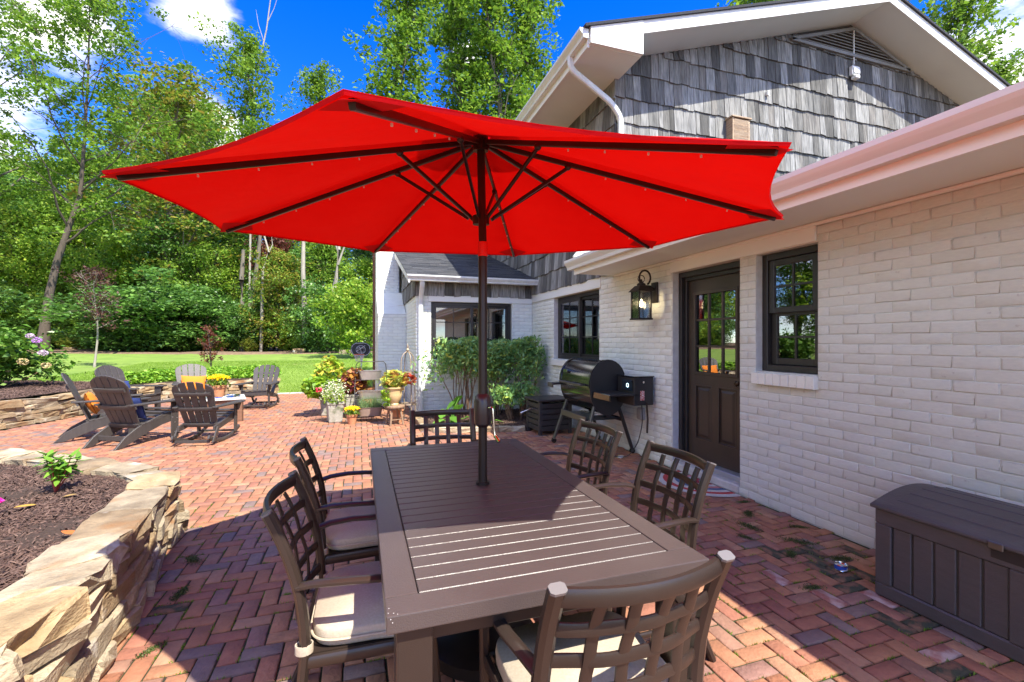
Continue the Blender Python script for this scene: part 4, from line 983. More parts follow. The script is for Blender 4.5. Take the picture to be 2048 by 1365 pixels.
# ============================================================= adirondack chairs
M_POLY = pm('charcoal_recycled_board', (.050, .043, .040), (.068, .060, .056), scale=5, rough=.48, stretch=(1, 6, 1), bump=.7, bscale=60, spec=.5)
M_SCREW = pm('screw_head', (.7, .7, .7), rough=.3, metal=1)
def board(mb, p0, p1, w, th, ref, cuts=1):
    P = [Vector(p0).lerp(Vector(p1), i/cuts) for i in range(cuts+1)]; return mb.sweep(P, RECT(w, th, .12), ref=ref)
def adirondack(rocker=False, gap=.008):
    t = thing('rocking_chair' if rocker else 'adirondack_chair', 'x', 'chair')
    up = .03 if rocker else 0
    for s in (-1, 1):
        x0 = s*.245
        if not rocker:
            poly = [(-.52, 0), (-.42, 0), (-.26, .06), (-.05, .15), (.15, .215), (.34, .25), (.38, .25), (.38, .37), (.30, .385), (.15, .365), (-.05, .30), (-.22, .235), (-.38, .14)]
            MB().prism(poly, 'x', x0-.014, x0+.014).build('side_board', M_POLY, t, bevel=.004)
            MB().box((x0+s*.030-.014*0-.0, .275, 0), (x0+s*.016, .40, .53)).build('leg', M_POLY, t, bevel=.004)
            for (yy, zz) in ((.30, .30), (.37, .28), (.335, .08), (.335, .22)): MB().sphere((x0+s*.031, yy, zz), .007, 8, 4, (.4, 1, 1)).build('screw', M_SCREW, t)
        else:
            poly = [(-.30, .20), (-.12, .22), (.32, .30), (.38, .31), (.38, .41), (.28, .42), (-.05, .33), (-.30, .28)]
            MB().prism(poly, 'x', x0-.014, x0+.014).build('side_board', M_POLY, t, bevel=.004)
            pts = []
            for i in range(13):
                a = R(-29+58*i/12); pts.append((x0+s*.0, .02+.95*math.sin(a), 1.02-.95*math.cos(a)-.045))
            MB().sweep(pts, RECT(.028, .055, .12), ref=(0, 0, 1)).build('rocker_runner', M_POLY, t, angle=32)
            MB().sweep([(x0+s*.026, .30, .12), (x0+s*.026, .30, .56)], RECT(.026, .085, .12), ref=(0, 1, 0)).build('leg', M_POLY, t, angle=32) if False else MB().box((x0+s*.016, .265, .085), (x0+s*.040, .345, .56)).build('leg', M_POLY, t, bevel=.004)
            MB().prism([(-.40, .05), (-.33, .045), (-.18, .26), (-.26, .27)], 'x', x0+s*.016, x0+s*.036).build('leg', M_POLY, t, bevel=.004)
        # arms
        az = .56+up
        poly = [(s*.235, -.34), (s*.30, -.34), (s*.335, -.10), (s*.375, .22), (s*.375, .42), (s*.355, .455), (s*.265, .455), (s*.235, .42), (s*.225, .1)]
        MB().prism(poly, 'z', az-.025, az).build('arm', M_POLY, t, bevel=.005)
        MB().prism([(.33 if not rocker else .30, az-.026), (.33 if not rocker else .30, az-.15), (.335, az-.15), (.42, az-.045), (.42, az-.026)], 'x', x0+s*.045, x0+s*.067).build('arm_bracket', M_POLY, t, bevel=.003)
    # seat slats
    for k in range(6):
        f = k/5; y = -.12+.50*f; z = (.262+.135*f-.02*math.sin(math.pi*f))+up
        MB().box((-.262, y-.036, z), (.262, y+.036, z+.02), rot=Matrix.Rotation(R(14-10*f), 3, 'X')).build('seat_slat', M_POLY, t, bevel=.004)
    MB().box((-.262, .372, .285+up), (.262, .392, .385+up)).build('front_board', M_POLY, t, bevel=.004)
    # back slats
    base = Vector((0, -.135, .235+up)); topv = Vector((0, -.44, .96+up)); axis = (topv-base)
    nrm = Vector((0, axis.z, -axis.y)).normalized(); ax = axis.normalized()
    n = 5; Lb = axis.length
    for k in range(n):
        u = (k-(n-1)/2); xb0, xb1 = u*.091, u*.118; w0 = .088-gap/2; w1 = .115-gap
        def hgt(x): return Lb-.115*(abs(x)/.29)**2.2
        V = []
        def P(x, l, q): return base+ax*l+Vector((x, 0, 0))+nrm*(q+.20*x*x-.008)
        bl = [(-1, 0), (1, 0)]
        sec = []
        for q in (0, -.018):
            a = P(xb0-w0/2, 0, q); b = P(xb0+w0/2, 0, q)
            xr, xm, xl = xb1+w1/2, xb1, xb1-w1/2
            sec.append([a, b, P(xr, hgt(xr)*.93 if k == n-1 else hgt(xr), q), P(xm+(w1*.25 if True else 0), hgt(xm+w1*.25), q), P(xm-w1*.25, hgt(xm-w1*.25), q), P(xl, hgt(xl)*.93 if k == 0 else hgt(xl), q)])
        V = sec[0]+sec[1]; F = [tuple(range(6)), tuple(range(11, 5, -1))]+[(i, (i+1) % 6, 6+(i+1) % 6, 6+i) for i in range(6)]
        MB().add(V, F).build('back_slat', M_POLY, t, bevel=.003)
    def cross(l, w, h, name='cross_rail'):
        c = base+ax*l-nrm*.038; pts = [c+Vector((x, 0, 0))+nrm*(.20*x*x) for x in (-w, -w/2, 0, w/2, w)]
        MB().sweep(pts, RECT(.024, h, .15), ref=tuple(ax)).build(name, M_POLY, t, angle=32)
    cross(Lb*.73, .245, .055); cross(Lb*.40, .30, .06); cross(.03, .24, .06)
    if not rocker: MB().box((-.235, -.34, .075), (.235, -.32, .135)).build('cross_rail', M_POLY, t, bevel=.003)
    else:
        MB().box((-.235, -.40, .045), (.235, -.375, .085)).build('cross_rail', M_POLY, t, bevel=.003); MB().box((-.235, .38, .07), (.235, .40, .10)).build('cross_rail', M_POLY, t, bevel=.003)
    return t
def face(dx, dy): return math.atan2(dy, dx)-math.pi/2
ad = adirondack(); rk = adirondack(True, gap=.022)
AD = [('a', (-2.98, 7.80), (.47, .88), 'charcoal adirondack chair seen from behind with a navy pillow, front left of the fire table', 1.0),
      ('a', (-3.62, 8.42), (.93, .36), 'charcoal adirondack chair in profile with an orange pillow, leftmost of the group', 1.0),
      ('a', (-4.12, 10.45), (.93, -.36), 'charcoal adirondack chair with a navy pillow against the far stone wall', 1.0),
      ('a', (-3.42, 11.55), (.35, -.93), 'grey adirondack chair facing the camera with an orange pillow', .95),
      ('r', (-2.06, 7.55), (.20, .98), 'charcoal rocking chair seen from behind, nearest the open patio', .88),
      ('r', (-2.02, 11.05), (-.15, -.99), 'grey rocking chair facing the camera in front of the low wall', .90)]
first = {'a': ad, 'r': rk}; used = set(); CHO = []
for kind, (x, y), f, lab, sc in AD:
    o = first[kind] if kind not in used else copy_tree(first[kind]); used.add(kind)
    o.location = (x, y, .002); o.rotation_euler = (0, 0, face(*f)); o.scale = (min(1, sc+.05),)*2+(sc,); tag(o, lab, 'chair', 'lounge chairs round the fire table'); CHO.append((x, y, face(*f)))
def pillow(x, y, a, loc, rotx, mat, lab, w=.42, h=.30):
    V = []; F = []; n = 14
    for s in (1, -1):
        for i in range(n+1):
            for j in range(n+1):
                u, v = -1+2*i/n, -1+2*j/n; d = max(0, (1-u*u)*(1-v*v))**.45
                V.append((u*w/2*(1-.07*(1-v*v)), s*(.068*d+.004), v*h/2*(1-.08*(1-u*u))))
    m = (n+1)**2
    for s in (0, 1):
        for i in range(n):
            for j in range(n): a_ = s*m+i*(n+1)+j; F.append((a_, a_+1, a_+n+2, a_+n+1))
    o = MB().add(V, F).build('pillow', mat, merge=True, angle=70)
    M = Matrix.Translation((x, y, 0)) @ Matrix.Rotation(a, 4, 'Z') @ Matrix.Translation(loc) @ Matrix.Rotation(rotx, 4, 'X') @ Matrix.Rotation(random.uniform(-.12, .12), 4, 'Y')
    o.matrix_world = M; tag(o, lab, 'pillow', 'throw pillows on the lounge chairs'); return o
M_OR = pm('orange_pillow_cloth', (.72, .19, .015), (.78, .23, .02), scale=90, rough=.9, bump=.5, bscale=300)
M_NV = pm('navy_pillow_cloth', (.018, .035, .14), (.025, .045, .18), scale=90, rough=.9, bump=.5, bscale=300)
for i, (mt, lab) in enumerate([(M_NV, 'navy pillow in the adirondack chair seen from behind'), (M_OR, 'orange pillow in the leftmost adirondack chair'), (M_NV, 'navy pillow in the chair by the far stone wall'), (M_OR, 'bright orange pillow in the chair facing the camera')]):
    x, y, a = CHO[i]; pillow(x, y, a, (.03*(-1)**i, -.135, .50), R(22), mt, lab, w=.46, h=.34)
# ============================================================= fire table with mum pot
ft = thing('fire_table', 'square brown fire table with a steel ring top in the middle of the lounge chairs', 'table', (-2.32, 9.42, 0), .25)
M_FT = pm('brown_fire_table_panel', (.24, .12, .07), (.17, .085, .05), scale=5, rough=.6, stretch=(1, 1, 6), bump=.5)
for a in range(4):
    o = MB().box((-.30, -.30, .0), (.30, -.275, .38)).build('panel', M_FT, ft, bevel=.004); o.rotation_euler = (0, 0, a*math.pi/2)
MB().box((-.34, -.34, .382), (.34, .34, .41)).build('top', M_STEP, ft, bevel=.006)
MB().lathe([(.20, .411), (.26, .411), (.27, .425), (.26, .44), (.20, .44), (.19, .425)], n=36).build('steel_ring', M_CHROME, ft)
MB().lathe([(.0, .412), (.19, .412), (.19, .418), (.0, .418)], n=30).build('burner_pan', M_DARKF, ft)
# ============================================================= grill
M_GBLK = pm('gloss_black_enamel', (.012, .012, .013), rough=.13, spec=.6, coat=.5)
M_GSAT = pm('satin_black_steel', (.022, .021, .021), rough=.42)
M_GSTL = pm('stainless_lid', (.20, .20, .20), (.26, .25, .24), scale=3, rough=.14, metal=1, stretch=(1, 20, 1))
M_GGRY = pm('grey_grill_frame', (.13, .125, .115), rough=.35, metal=.7)
gr = thing('pellet_grill', 'large black barrel pellet grill standing against the white brick wall', 'grill', (2.90, 5.45, 0))
def dprof(w, zt, zb, zm, n=14):
    pts = []
    for i in range(n+1): a = math.pi*i/n; pts.append((w*math.cos(a), zm+(zt-zm)*math.sin(a)**.85))
    for i in range(1, n): a = math.pi+math.pi*i/n; pts.append((w*math.cos(a), zm+(zm-zb)*math.sin(a) if math.sin(a) < 0 else zm))
    return pts
prof = dprof(.245, 1.165, .49, .83)
up_ = [p for p in prof if p[1] >= .76]; 
MB().prism([p for p in dprof(.250, 1.17, .60, .83) if p[1] >= .829]+[], 'y', -.40, .40).build('lid', M_GSTL, gr, angle=40)
for y0 in (-.44, .40): MB().prism([p for p in dprof(.262, 1.182, .60, .83) if p[1] >= .829], 'y', y0, y0+.04).build('lid_end', M_GBLK, gr, angle=40)
MB().prism([p for p in dprof(.246, 1.0, .50, .83) if p[1] <= .831], 'y', -.43, .43).build('bowl', M_GBLK, gr, angle=40)
MB().prism([(x, z) for x, z in dprof(.254, 1.0, .49, .83) if z <= .831], 'y', -.452, -.432).build('bowl_end', M_GSAT, gr, angle=40)
MB().prism([(x*.96, z) for x, z in dprof(.262, 1.175, .60, .83) if z >= .829], 'y', -.452, -.441).build('lid_end_plate', M_GSAT, gr, angle=40)
hd = MB().tube([(-.31, -.34, .865), (-.31, .30, .865)], .016, n=12).build('handle', M_GGRY, gr)
for y in (-.30, .26): MB().box((-.305, y-.012, .855), (-.245, y+.012, .875)).build('handle_bracket', M_GSAT, hd, bevel=.002)
MB().box((-.2545, .20, .99), (-.249, .32, 1.03), rot=Matrix.Rotation(R(10), 3, 'Y')).build('badge', M_CHROME, gr, bevel=.002)
# near-end shelf, hopper and controller
sh = MB().box((-.20, -.86, .775), (.22, -.455, .795)).build('side_shelf', M_GSAT, gr, bevel=.004)
MB().box((-.225, -.86, .72), (-.20, -.455, .797)).build('shelf_front', M_GSTL, sh, bevel=.006)
hp = MB().box((.10, -.86, .66), (.36, -.50, .985)).build('hopper', M_GSAT, gr, bevel=.006)
MB().box((.09, -.87, .986), (.37, -.49, 1.0)).build('hopper_lid', M_GBLK, hp, bevel=.004)
MB().box((.085, -.83, .83), (.099, -.62, .95)).build('controller', pm('display_glass', (.02, .03, .04), rough=.08), hp, bevel=.003)
MB().tube([(.083, -.745+.022*math.cos(2*math.pi*i/16), .89+.022*math.sin(2*math.pi*i/16)) for i in range(16)], .0025, n=5, closed=True).build('display_digits', pm('lit_display', (.3, .5, .55), emit=((.45, .75, .85), 1.2)), hp)
MB().box((.18, -.8625, .72), (.235, -.8605, .83)).build('sticker', pm('warning_label', (.75, .72, .7), (.5, .08, .06), scale=50, contrast=(.45, .5), rough=.5, stretch=(1, 1, 3)), hp, smooth=False)
MB().tube([(.22, -.861, .93), (.22, -.868, .93)], .014, n=14).build('knob', M_CHROME, hp)
MB().sweep([(.26, -.87, .70), (.27, -.875, .5), (.265, -.87, .34)], RECT(.03, .012, .2), ref=(1, 0, 0)).build('tool_strap', M_GSAT, gr)
for s, yy in ((-1, -.40), (-1, .38), (1, -.40), (1, .38)):
    p0 = (s*.17, yy, .60); p1 = (s*.345, yy-.04 if yy < 0 else yy+.05, .055)
    MB().sweep([p0, p1], RECT(.035, .05, .2), ref=(0, 1, 0)).build('leg', M_GGRY if s < 0 else M_GSAT, gr, angle=32)
    w = MB().tube([(p1[0], p1[1]-.015, .034), (p1[0], p1[1]+.015, .034)], .034, n=16).build('caster', M_GBLK, gr)
MB().box((-.27, -.36, .40), (-.25, .36, .475)).build('frame_panel', M_GGRY, gr, bevel=.004)
MB().box((.22, -.36, .40), (.24, .36, .45)).build('frame_panel', M_GSAT, gr, bevel=.004)
MB().box((-.249, -.36, .425), (.219, .36, .435)).build('lower_shelf', M_GSAT, gr, smooth=False)
MB().box((-.10, -.20, .437), (.12, .10, .485)).build('grease_tray', M_CHROME, gr, bevel=.004)
MB().box((-.34, .45, .80), (.05, .62, .825)).build('side_shelf', M_GSAT, gr, bevel=.004)
MB().box((-.36, .452, .765), (-.341, .62, .83)).build('shelf_front', M_GGRY, gr, bevel=.003)
cord = MB().tube(smooth_path([(3.12, 4.62, .68), (3.16, 4.66, .45), (3.14, 4.72, .20), (3.05, 4.80, .012), (2.85, 4.95, .012), (2.80, 5.05, .012)]), .006, n=6).build('power_cord', M_GSAT); tag(cord, 'thin black power cord hanging from the grill down to the bricks', 'cord')
ob = thing('outlet_box', 'grey weatherproof outlet box on the wall under the grill hopper', 'outlet', (WX-.004, 4.86, .52))
MB().box((-.05, -.05, -.075), (0, .05, .075)).build('housing', pm('grey_plastic', (.35, .35, .35), rough=.5), ob, bevel=.008); MB().box((-.062, -.04, -.06), (-.051, .04, .06)).build('cover', pm('grey_plastic', (.3, .3, .3)), ob, bevel=.004)
tg = MB().box((-.045, -.03, 0), (.045, .03, .004)).box((-.02, -.02, .005), (.05, .045, .008), rot=Matrix.Rotation(.5, 3, 'Z')).build('paper_tag', pm('white_paper', (.75, .75, .70), (.45, .5, .12), scale=22, contrast=(.55, .6)), loc=(2.99, 4.86, .006), rotz=.4, smooth=False); tag(tg, 'crumpled white and yellow paper tag lying on the bricks by the grill wheel', 'tag')
# ============================================================= hose box
M_HB = pm('dark_resin_slat', (.030, .026, .026), (.04, .035, .034), scale=6, rough=.5, bump=.4)
hb = thing('hose_box', 'dark slatted hose reel box in the corner by the mulch bed', 'hose box', (2.79, 6.62, 0), .06)
for sx in (-1, 1):
    for sy in (-1, 1): MB().box((sx*.25-.025, sy*.22-.025, 0), (sx*.25+.025, sy*.22+.025, .50)).build('leg', M_HB, hb, bevel=.004)
for k in range(5):
    z = .06+k*.085
    for (a, b) in (((-.224, -.235, z), (.224, -.215, z+.07)), ((-.224, .215, z), (.224, .235, z+.07)), ((-.265, -.194, z), (-.245, .194, z+.07)), ((.245, -.194, z), (.265, .194, z+.07))): MB().box(a, b).build('slat', M_HB, hb, bevel=.003)
MB().box((-.20, -.19, .05), (.20, .19, .46)).build('reel_case', M_GSAT, hb)
MB().box((-.30, -.27, .502), (.30, .27, .535)).build('lid', M_HB, hb, bevel=.008)
nz = thing('hose_nozzle', 'chrome garden hose nozzle poking left from the hose box over the mulch', 'nozzle', (2.42, 6.60, .36), 0)
MB().tube([(.16, 0, .02), (.05, 0, .01), (-.06, .0, -.03)], [.010, .012, .012], n=10).build('barrel', M_CHROME, nz); MB().tube([(-.06, 0, -.03), (-.10, 0, -.05)], [.016, .02], n=10).build('tip', M_CHROME, nz)
# ============================================================= wall lantern
ln = thing('wall_lantern', 'lit black box lantern with seeded glass on the brick wall left of the door', 'lantern', (3.10, 4.60, 1.655))
M_LB = pm('oil_rubbed_bronze', (.022, .017, .015), (.035, .026, .022), scale=20, rough=.45, metal=.5)
MB().box((.17, -.055, .20), (.197, .055, .44)).build('backplate', M_LB, ln, bevel=.005)
MB().box((-.095, -.095, 0), (.095, .095, .018)).build('base_plate', M_LB, ln, bevel=.003)
for sx in (-1, 1):
    for sy in (-1, 1): MB().box((sx*.078-.007, sy*.078-.007, .018), (sx*.078+.007, sy*.078+.007, .325)).build('corner_post', M_LB, ln, smooth=False)
MB().hexa([(-.11, -.11, .325), (.11, -.11, .325), (.11, .11, .325), (-.11, .11, .325), (-.055, -.055, .395), (.055, -.055, .395), (.055, .055, .395), (-.055, .055, .395)]).build('roof', M_LB, ln, bevel=.004)
MB().lathe([(.05, .395), (.05, .415), (.028, .43), (.012, .45), (.016, .46), (.0, .475)], n=16).build('cap', M_LB, ln)
LG = glassmat('seeded_glass', (.75, .75, .72), .10, .12, bump=.8)
for a in range(4):
    o = MB().box((-.071, -.0765, .019), (.071, -.0735, .324)).build('glass_pane', LG, ln, smooth=False); o.rotation_euler = (0, 0, a*math.pi/2)
MB().sweep([(.17, 0, .36), (.12, 0, .39), (.03, 0, .395)], RECT(.022, .03, .2), ref=(0, 1, 0)).build('arm', M_LB, ln)
hk = [(.05+.075*math.cos(a), 0, .49+.085*math.sin(a)) for a in [math.pi*(-.35+1.55*i/16) for i in range(17)]]
MB().sweep(hk, RECT(.022, .007, .2), ref=(0, 1, 0)).build('scroll', M_LB, ln)
MB().tube([(.045*math.cos(2*math.pi*i/12), 0, .475+.042*math.sin(2*math.pi*i/12)) for i in range(12)], .005, n=6, closed=True).build('ring', M_LB, ln)
MB().tube([(0, 0, .018), (0, 0, .15)], .018, n=12).build('candle_tube', M_LB, ln)
MB().lathe([(.001, .15), (.016, .155), (.022, .18), (.018, .205), (.004, .235), (.0005, .24)], n=12).build('bulb', pm('lit_bulb', (1, .8, .5), emit=((1, .78, .48), 28)), ln)
# ============================================================= deck box
M_DB = pm('brown_grey_resin', (.066, .058, .060), (.080, .071, .073), scale=8, rough=.5, stretch=(.4, 1, 5), bump=.6, bscale=60)
db = thing('deck_box', 'large taupe resin deck storage box with arched lid against the wall', 'storage box', (2.72, 1.20, 0))
DY0, DY1, DX = -.60, .60, .55
MB().box((.02, DY0+.02, .02), (DX, DY1-.02, .48)).build('body', M_DB, db, bevel=.006)
MB().box((.0, DY0, 0), (DX+.01, DY1, .075)).build('plinth', M_DB, db, bevel=.008)
MB().box((-.002, DY0+.005, .40), (.019, DY1-.005, .48)).build('top_rail', M_DB, db, bevel=.004)
for (y0, y1) in ((DY1-.085, DY1-.005), (-.04, .04), (DY0+.005, DY0+.085)): MB().box((-.002, y0, .076), (.019, y1, .399)).build('stile', M_DB, db, bevel=.004)
for side in (0, 1):
    a = .04 if side else DY0+.085; w = (DY1-.085-.04)/5
    for k in range(5): MB().box((.007, a+k*w+.005, .077), (.0198, a+(k+1)*w-.005, .398)).build('plank', M_DB, db, bevel=.004)
for k in range(3): MB().box((.06+k*.16, DY1-.0195, .08), (.21+k*.16, DY1-.008, .46)).build('plank', M_DB, db, bevel=.004)
arch = lambda x: .50+.075*math.sin(math.pi*min(1, (x+.02)/(DX*1.25)))**1.0
xs = [-.02+i*(DX+.04)/12 for i in range(13)]
lid = MB().prism([(-.02, .482)]+[(x, arch(x)) for x in xs]+[(DX+.02, .482)], 'y', DY0-.012, DY1+.012).build('lid', M_DB, db, bevel=.004, angle=40)
for k in range(5):
    x = .07+k*.10; z = arch(x)+.001; x2 = x+.088; z2 = arch(x2)+.001
    MB().hexa([(x, DY0+.07, z), (x2, DY0+.07, z2), (x2, DY1-.07, z2), (x, DY1-.07, z), (x+.004, DY0+.075, z+.005), (x2-.004, DY0+.075, z2+.005), (x2-.004, DY1-.075, z2+.005), (x+.004, DY1-.075, z+.005)]).build('lid_plank', M_DB, lid, smooth=False)
MB().box((-.0035, -.10, .425), (-.0022, .10, .474)).build('recess_shade_plate', pm('recess_shade_paint', (.02, .016, .016), rough=.6), db, smooth=False)  # flat plate, shade of a handle recess put into its dark colour
MB().box((-.032, .045, .47), (-.0205, .10, .505)).build('latch', M_GGRY, db, bevel=.004)
# ============================================================= small things
mat_ = thing('doormat', 'half round doormat with red, white, pink and blue arcs before the door', 'doormat', (3.27, 3.76, .004), 0)
cols = [(.62, .60, .56), (.50, .06, .06), (.62, .60, .56), (.10, .16, .28), (.55, .22, .22), (.62, .60, .56), (.35, .05, .06), (.12, .22, .30)]
nb_ = 8
for k in range(nb_):
    r1 = .46*(1-k/nb_); r0 = .46*(1-(k+1)/nb_); V = []; F = []; n = 28
    for i in range(n+1):
        a = math.pi/2+math.pi*i/n; 
        V += [(r1*.98*math.cos(a), r1*math.sin(a), .006-.0002*k), (max(r0, .001)*.98*math.cos(a), max(r0, .001)*math.sin(a), .006-.0002*k), (r1*.98*math.cos(a), r1*math.sin(a), 0), (max(r0, .001)*.98*math.cos(a), max(r0, .001)*math.sin(a), 0)]
    for i in range(n): a = 4*i; F += [(a, a+4, a+5, a+1), (a, a+2, a+6, a+4)]
    c = cols[k]; MB().add(V, F).build('arc', pm('mat_arc_%s' % 'abcdefgh'[k], c, tuple(v*.75 for v in c), scale=60, rough=1, bump=1.5, bscale=150), mat_, smooth=False)
cn = thing('food_can', 'small blue and white tin can on the bricks by the storage box', 'can', (2.80, 2.045, .003))
M_CB = pm('can_label', (.03, .08, .42), (.78, .78, .78), scale=9, contrast=(.50, .54), stretch=(1, 1, 2), rough=.4)
MB().lathe([(.035, 0), (.036, .003), (.035, .006)], n=24).build('base_rim', M_CHROME, cn); MB().lathe([(.0345, .0065), (.0345, .029)], n=24).build('label', M_CB, cn)
MB().lathe([(.0345, .030), (.036, .034), (.0345, .036), (.033, .030), (.033, .010), (.0, .009)], n=24).build('rim', M_CHROME, cn)
# ============================================================= basketball hoop
bh = thing('basketball_hoop', 'small portable basketball hoop with a black rounded backboard beside the chimney', 'basketball hoop', (.02, 13.95, .02), .1)
M_BB = pm('black_backboard', (.015, .016, .022), rough=.35)
bdp = [(.27*math.copysign(abs(math.cos(a))**.7, math.cos(a)), 1.16+.20*math.copysign(abs(math.sin(a))**.75, math.sin(a))+.0) for a in [2*math.pi*i/28 for i in range(28)]]
bd = MB().prism(bdp, 'y', -.012, .012).build('backboard', M_BB, bh, bevel=.003)
M_WL = pm('white_line_paint', (.8, .8, .82), rough=.5)
MB().tube([(p[0]*.93, -.0145, 1.16+(p[1]-1.16)*.92) for p in bdp], .005, n=5, closed=True).build('border_line', M_WL, bd)
MB().tube([(-.09, -.0145, 1.08), (.09, -.0145, 1.08), (.09, -.0145, 1.20), (-.09, -.0145, 1.20)], .005, n=4, closed=True).build('target_square', M_WL, bd)
for c, r in ((.0, .13),): MB().tube([(c+r*math.cos(a), -.0145, 1.15+r*.9*math.sin(a)) for a in [2*math.pi*i/20 for i in range(20)]], .004, n=4, closed=True).build('ball_outline', M_WL, bd)
MB().tube([(-.13, -.0145, 1.10), (-.02, -.0145, 1.17), (.12, -.0145, 1.27)], .004, n=4).build('ball_seam', M_WL, bd); MB().tube([(-.06, -.0145, 1.26), (.0, -.0145, 1.15), (.02, -.0145, 1.04)], .004, n=4).build('ball_seam', M_WL, bd)
RC = (-.06, -.17, 1.02)
MB().tube([(RC[0]+.14*math.cos(2*math.pi*i/20), RC[1]+.14*math.sin(2*math.pi*i/20), RC[2]) for i in range(20)], .008, n=6, closed=True).build('rim', pm('orange_rim', (.6, .12, .03), rough=.4), bh)
nt_ = MB()
for i in range(12):
    for d in (1, -1):
        pts = []
        for k in range(5): a = 2*math.pi*(i+d*k*.5)/12; r = .14-.055*k/4; pts.append((RC[0]+r*math.cos(a), RC[1]+r*math.sin(a), RC[2]-.20*k/4))
        nt_.tube(pts, .0035, n=3, caps=False)
nt_.build('net', pm('net_cord', (.7, .62, .6), rough=.9), bh)
MB().tube([(.02, .05, .05), (.02, .05, 1.2)], .022, n=10).build('pole', M_GUT, bh); MB().box((-.25, -.1, 0), (.29, .45, .1)).build('base', M_BB, bh, bevel=.03)
# ============================================================= vegetation
def at(px_, d): u = (px_-1024)/920*d; return (u*CC+d*SS, d*CC-u*SS)
def zof(y, d): return 1.4+(684-y)*d/920
LM = {
 'mid': leafmat('leaf_mid_green', [(.10, .19, .022), (.14, .235, .03), (.065, .14, .02), (.18, .27, .035), (.12, .205, .028)]),
 'bright': leafmat('leaf_bright_green', [(.17, .28, .03), (.22, .32, .04), (.12, .23, .03), (.26, .32, .045), (.15, .26, .03)], trans=.45),
 'dark': leafmat('leaf_dark_green', [(.07, .155, .035), (.09, .19, .04), (.045, .11, .028), (.12, .22, .05), (.075, .165, .035)], trans=.36, spec=.6, rough=.4),
 'yellow': leafmat('leaf_turning_yellow', [(.16, .22, .03), (.22, .20, .035), (.11, .19, .03), (.20, .16, .035), (.13, .21, .03)]),
 'plum': leafmat('leaf_plum', [(.07, .028, .035), (.10, .045, .045), (.05, .022, .03), (.09, .07, .03), (.12, .05, .055)]),
 'maple': leafmat('leaf_red_maple', [(.13, .030, .030), (.17, .045, .035), (.09, .025, .03), (.12, .06, .03)]),
 'nandina': leafmat('leaf_nandina', [(.14, .27, .11), (.18, .32, .13), (.10, .21, .085), (.22, .36, .14), (.30, .36, .09)], trans=.35, spec=.6, rough=.38),
 'lime': leafmat('leaf_lime', [(.24, .36, .03), (.17, .30, .03), (.30, .38, .05), (.14, .26, .03)], trans=.45),
 'cover': leafmat('leaf_ground_cover', [(.12, .25, .022), (.17, .30, .03), (.08, .19, .018), (.20, .31, .04)], trans=.3),
}
M_BARK = pm('grey_bark', (.12, .10, .08), (.22, .19, .15), scale=4, rough=.95, stretch=(3, 3, .5), bump=2.5, bscale=16)
M_BARKP = pm('pale_bark', (.42, .38, .32), (.24, .21, .17), scale=3, rough=.9, stretch=(2, 2, .6), bump=1.5, bscale=14)
M_BARKD = pm('dark_bark', (.075, .06, .045), (.13, .10, .08), scale=5, rough=.95, stretch=(3, 3, .5), bump=2)
def wobble(p0, p1, n, amp, rs, upc=0):
    P = []; p0 = np.array(p0, float); p1 = np.array(p1, float); L = np.linalg.norm(p1-p0); ph = rs.uniform(0, 6, 3)
    for i in range(n+1):
        t = i/n; q = p0+(p1-p0)*t; q = q+amp*L*np.array([math.sin(3.1*t*2+ph[0])-math.sin(ph[0]), math.sin(2.7*t*2+ph[1])-math.sin(ph[1]), 0])*.5*t**.5
        q[2] += upc*L*t*t; P.append(q)
    return P
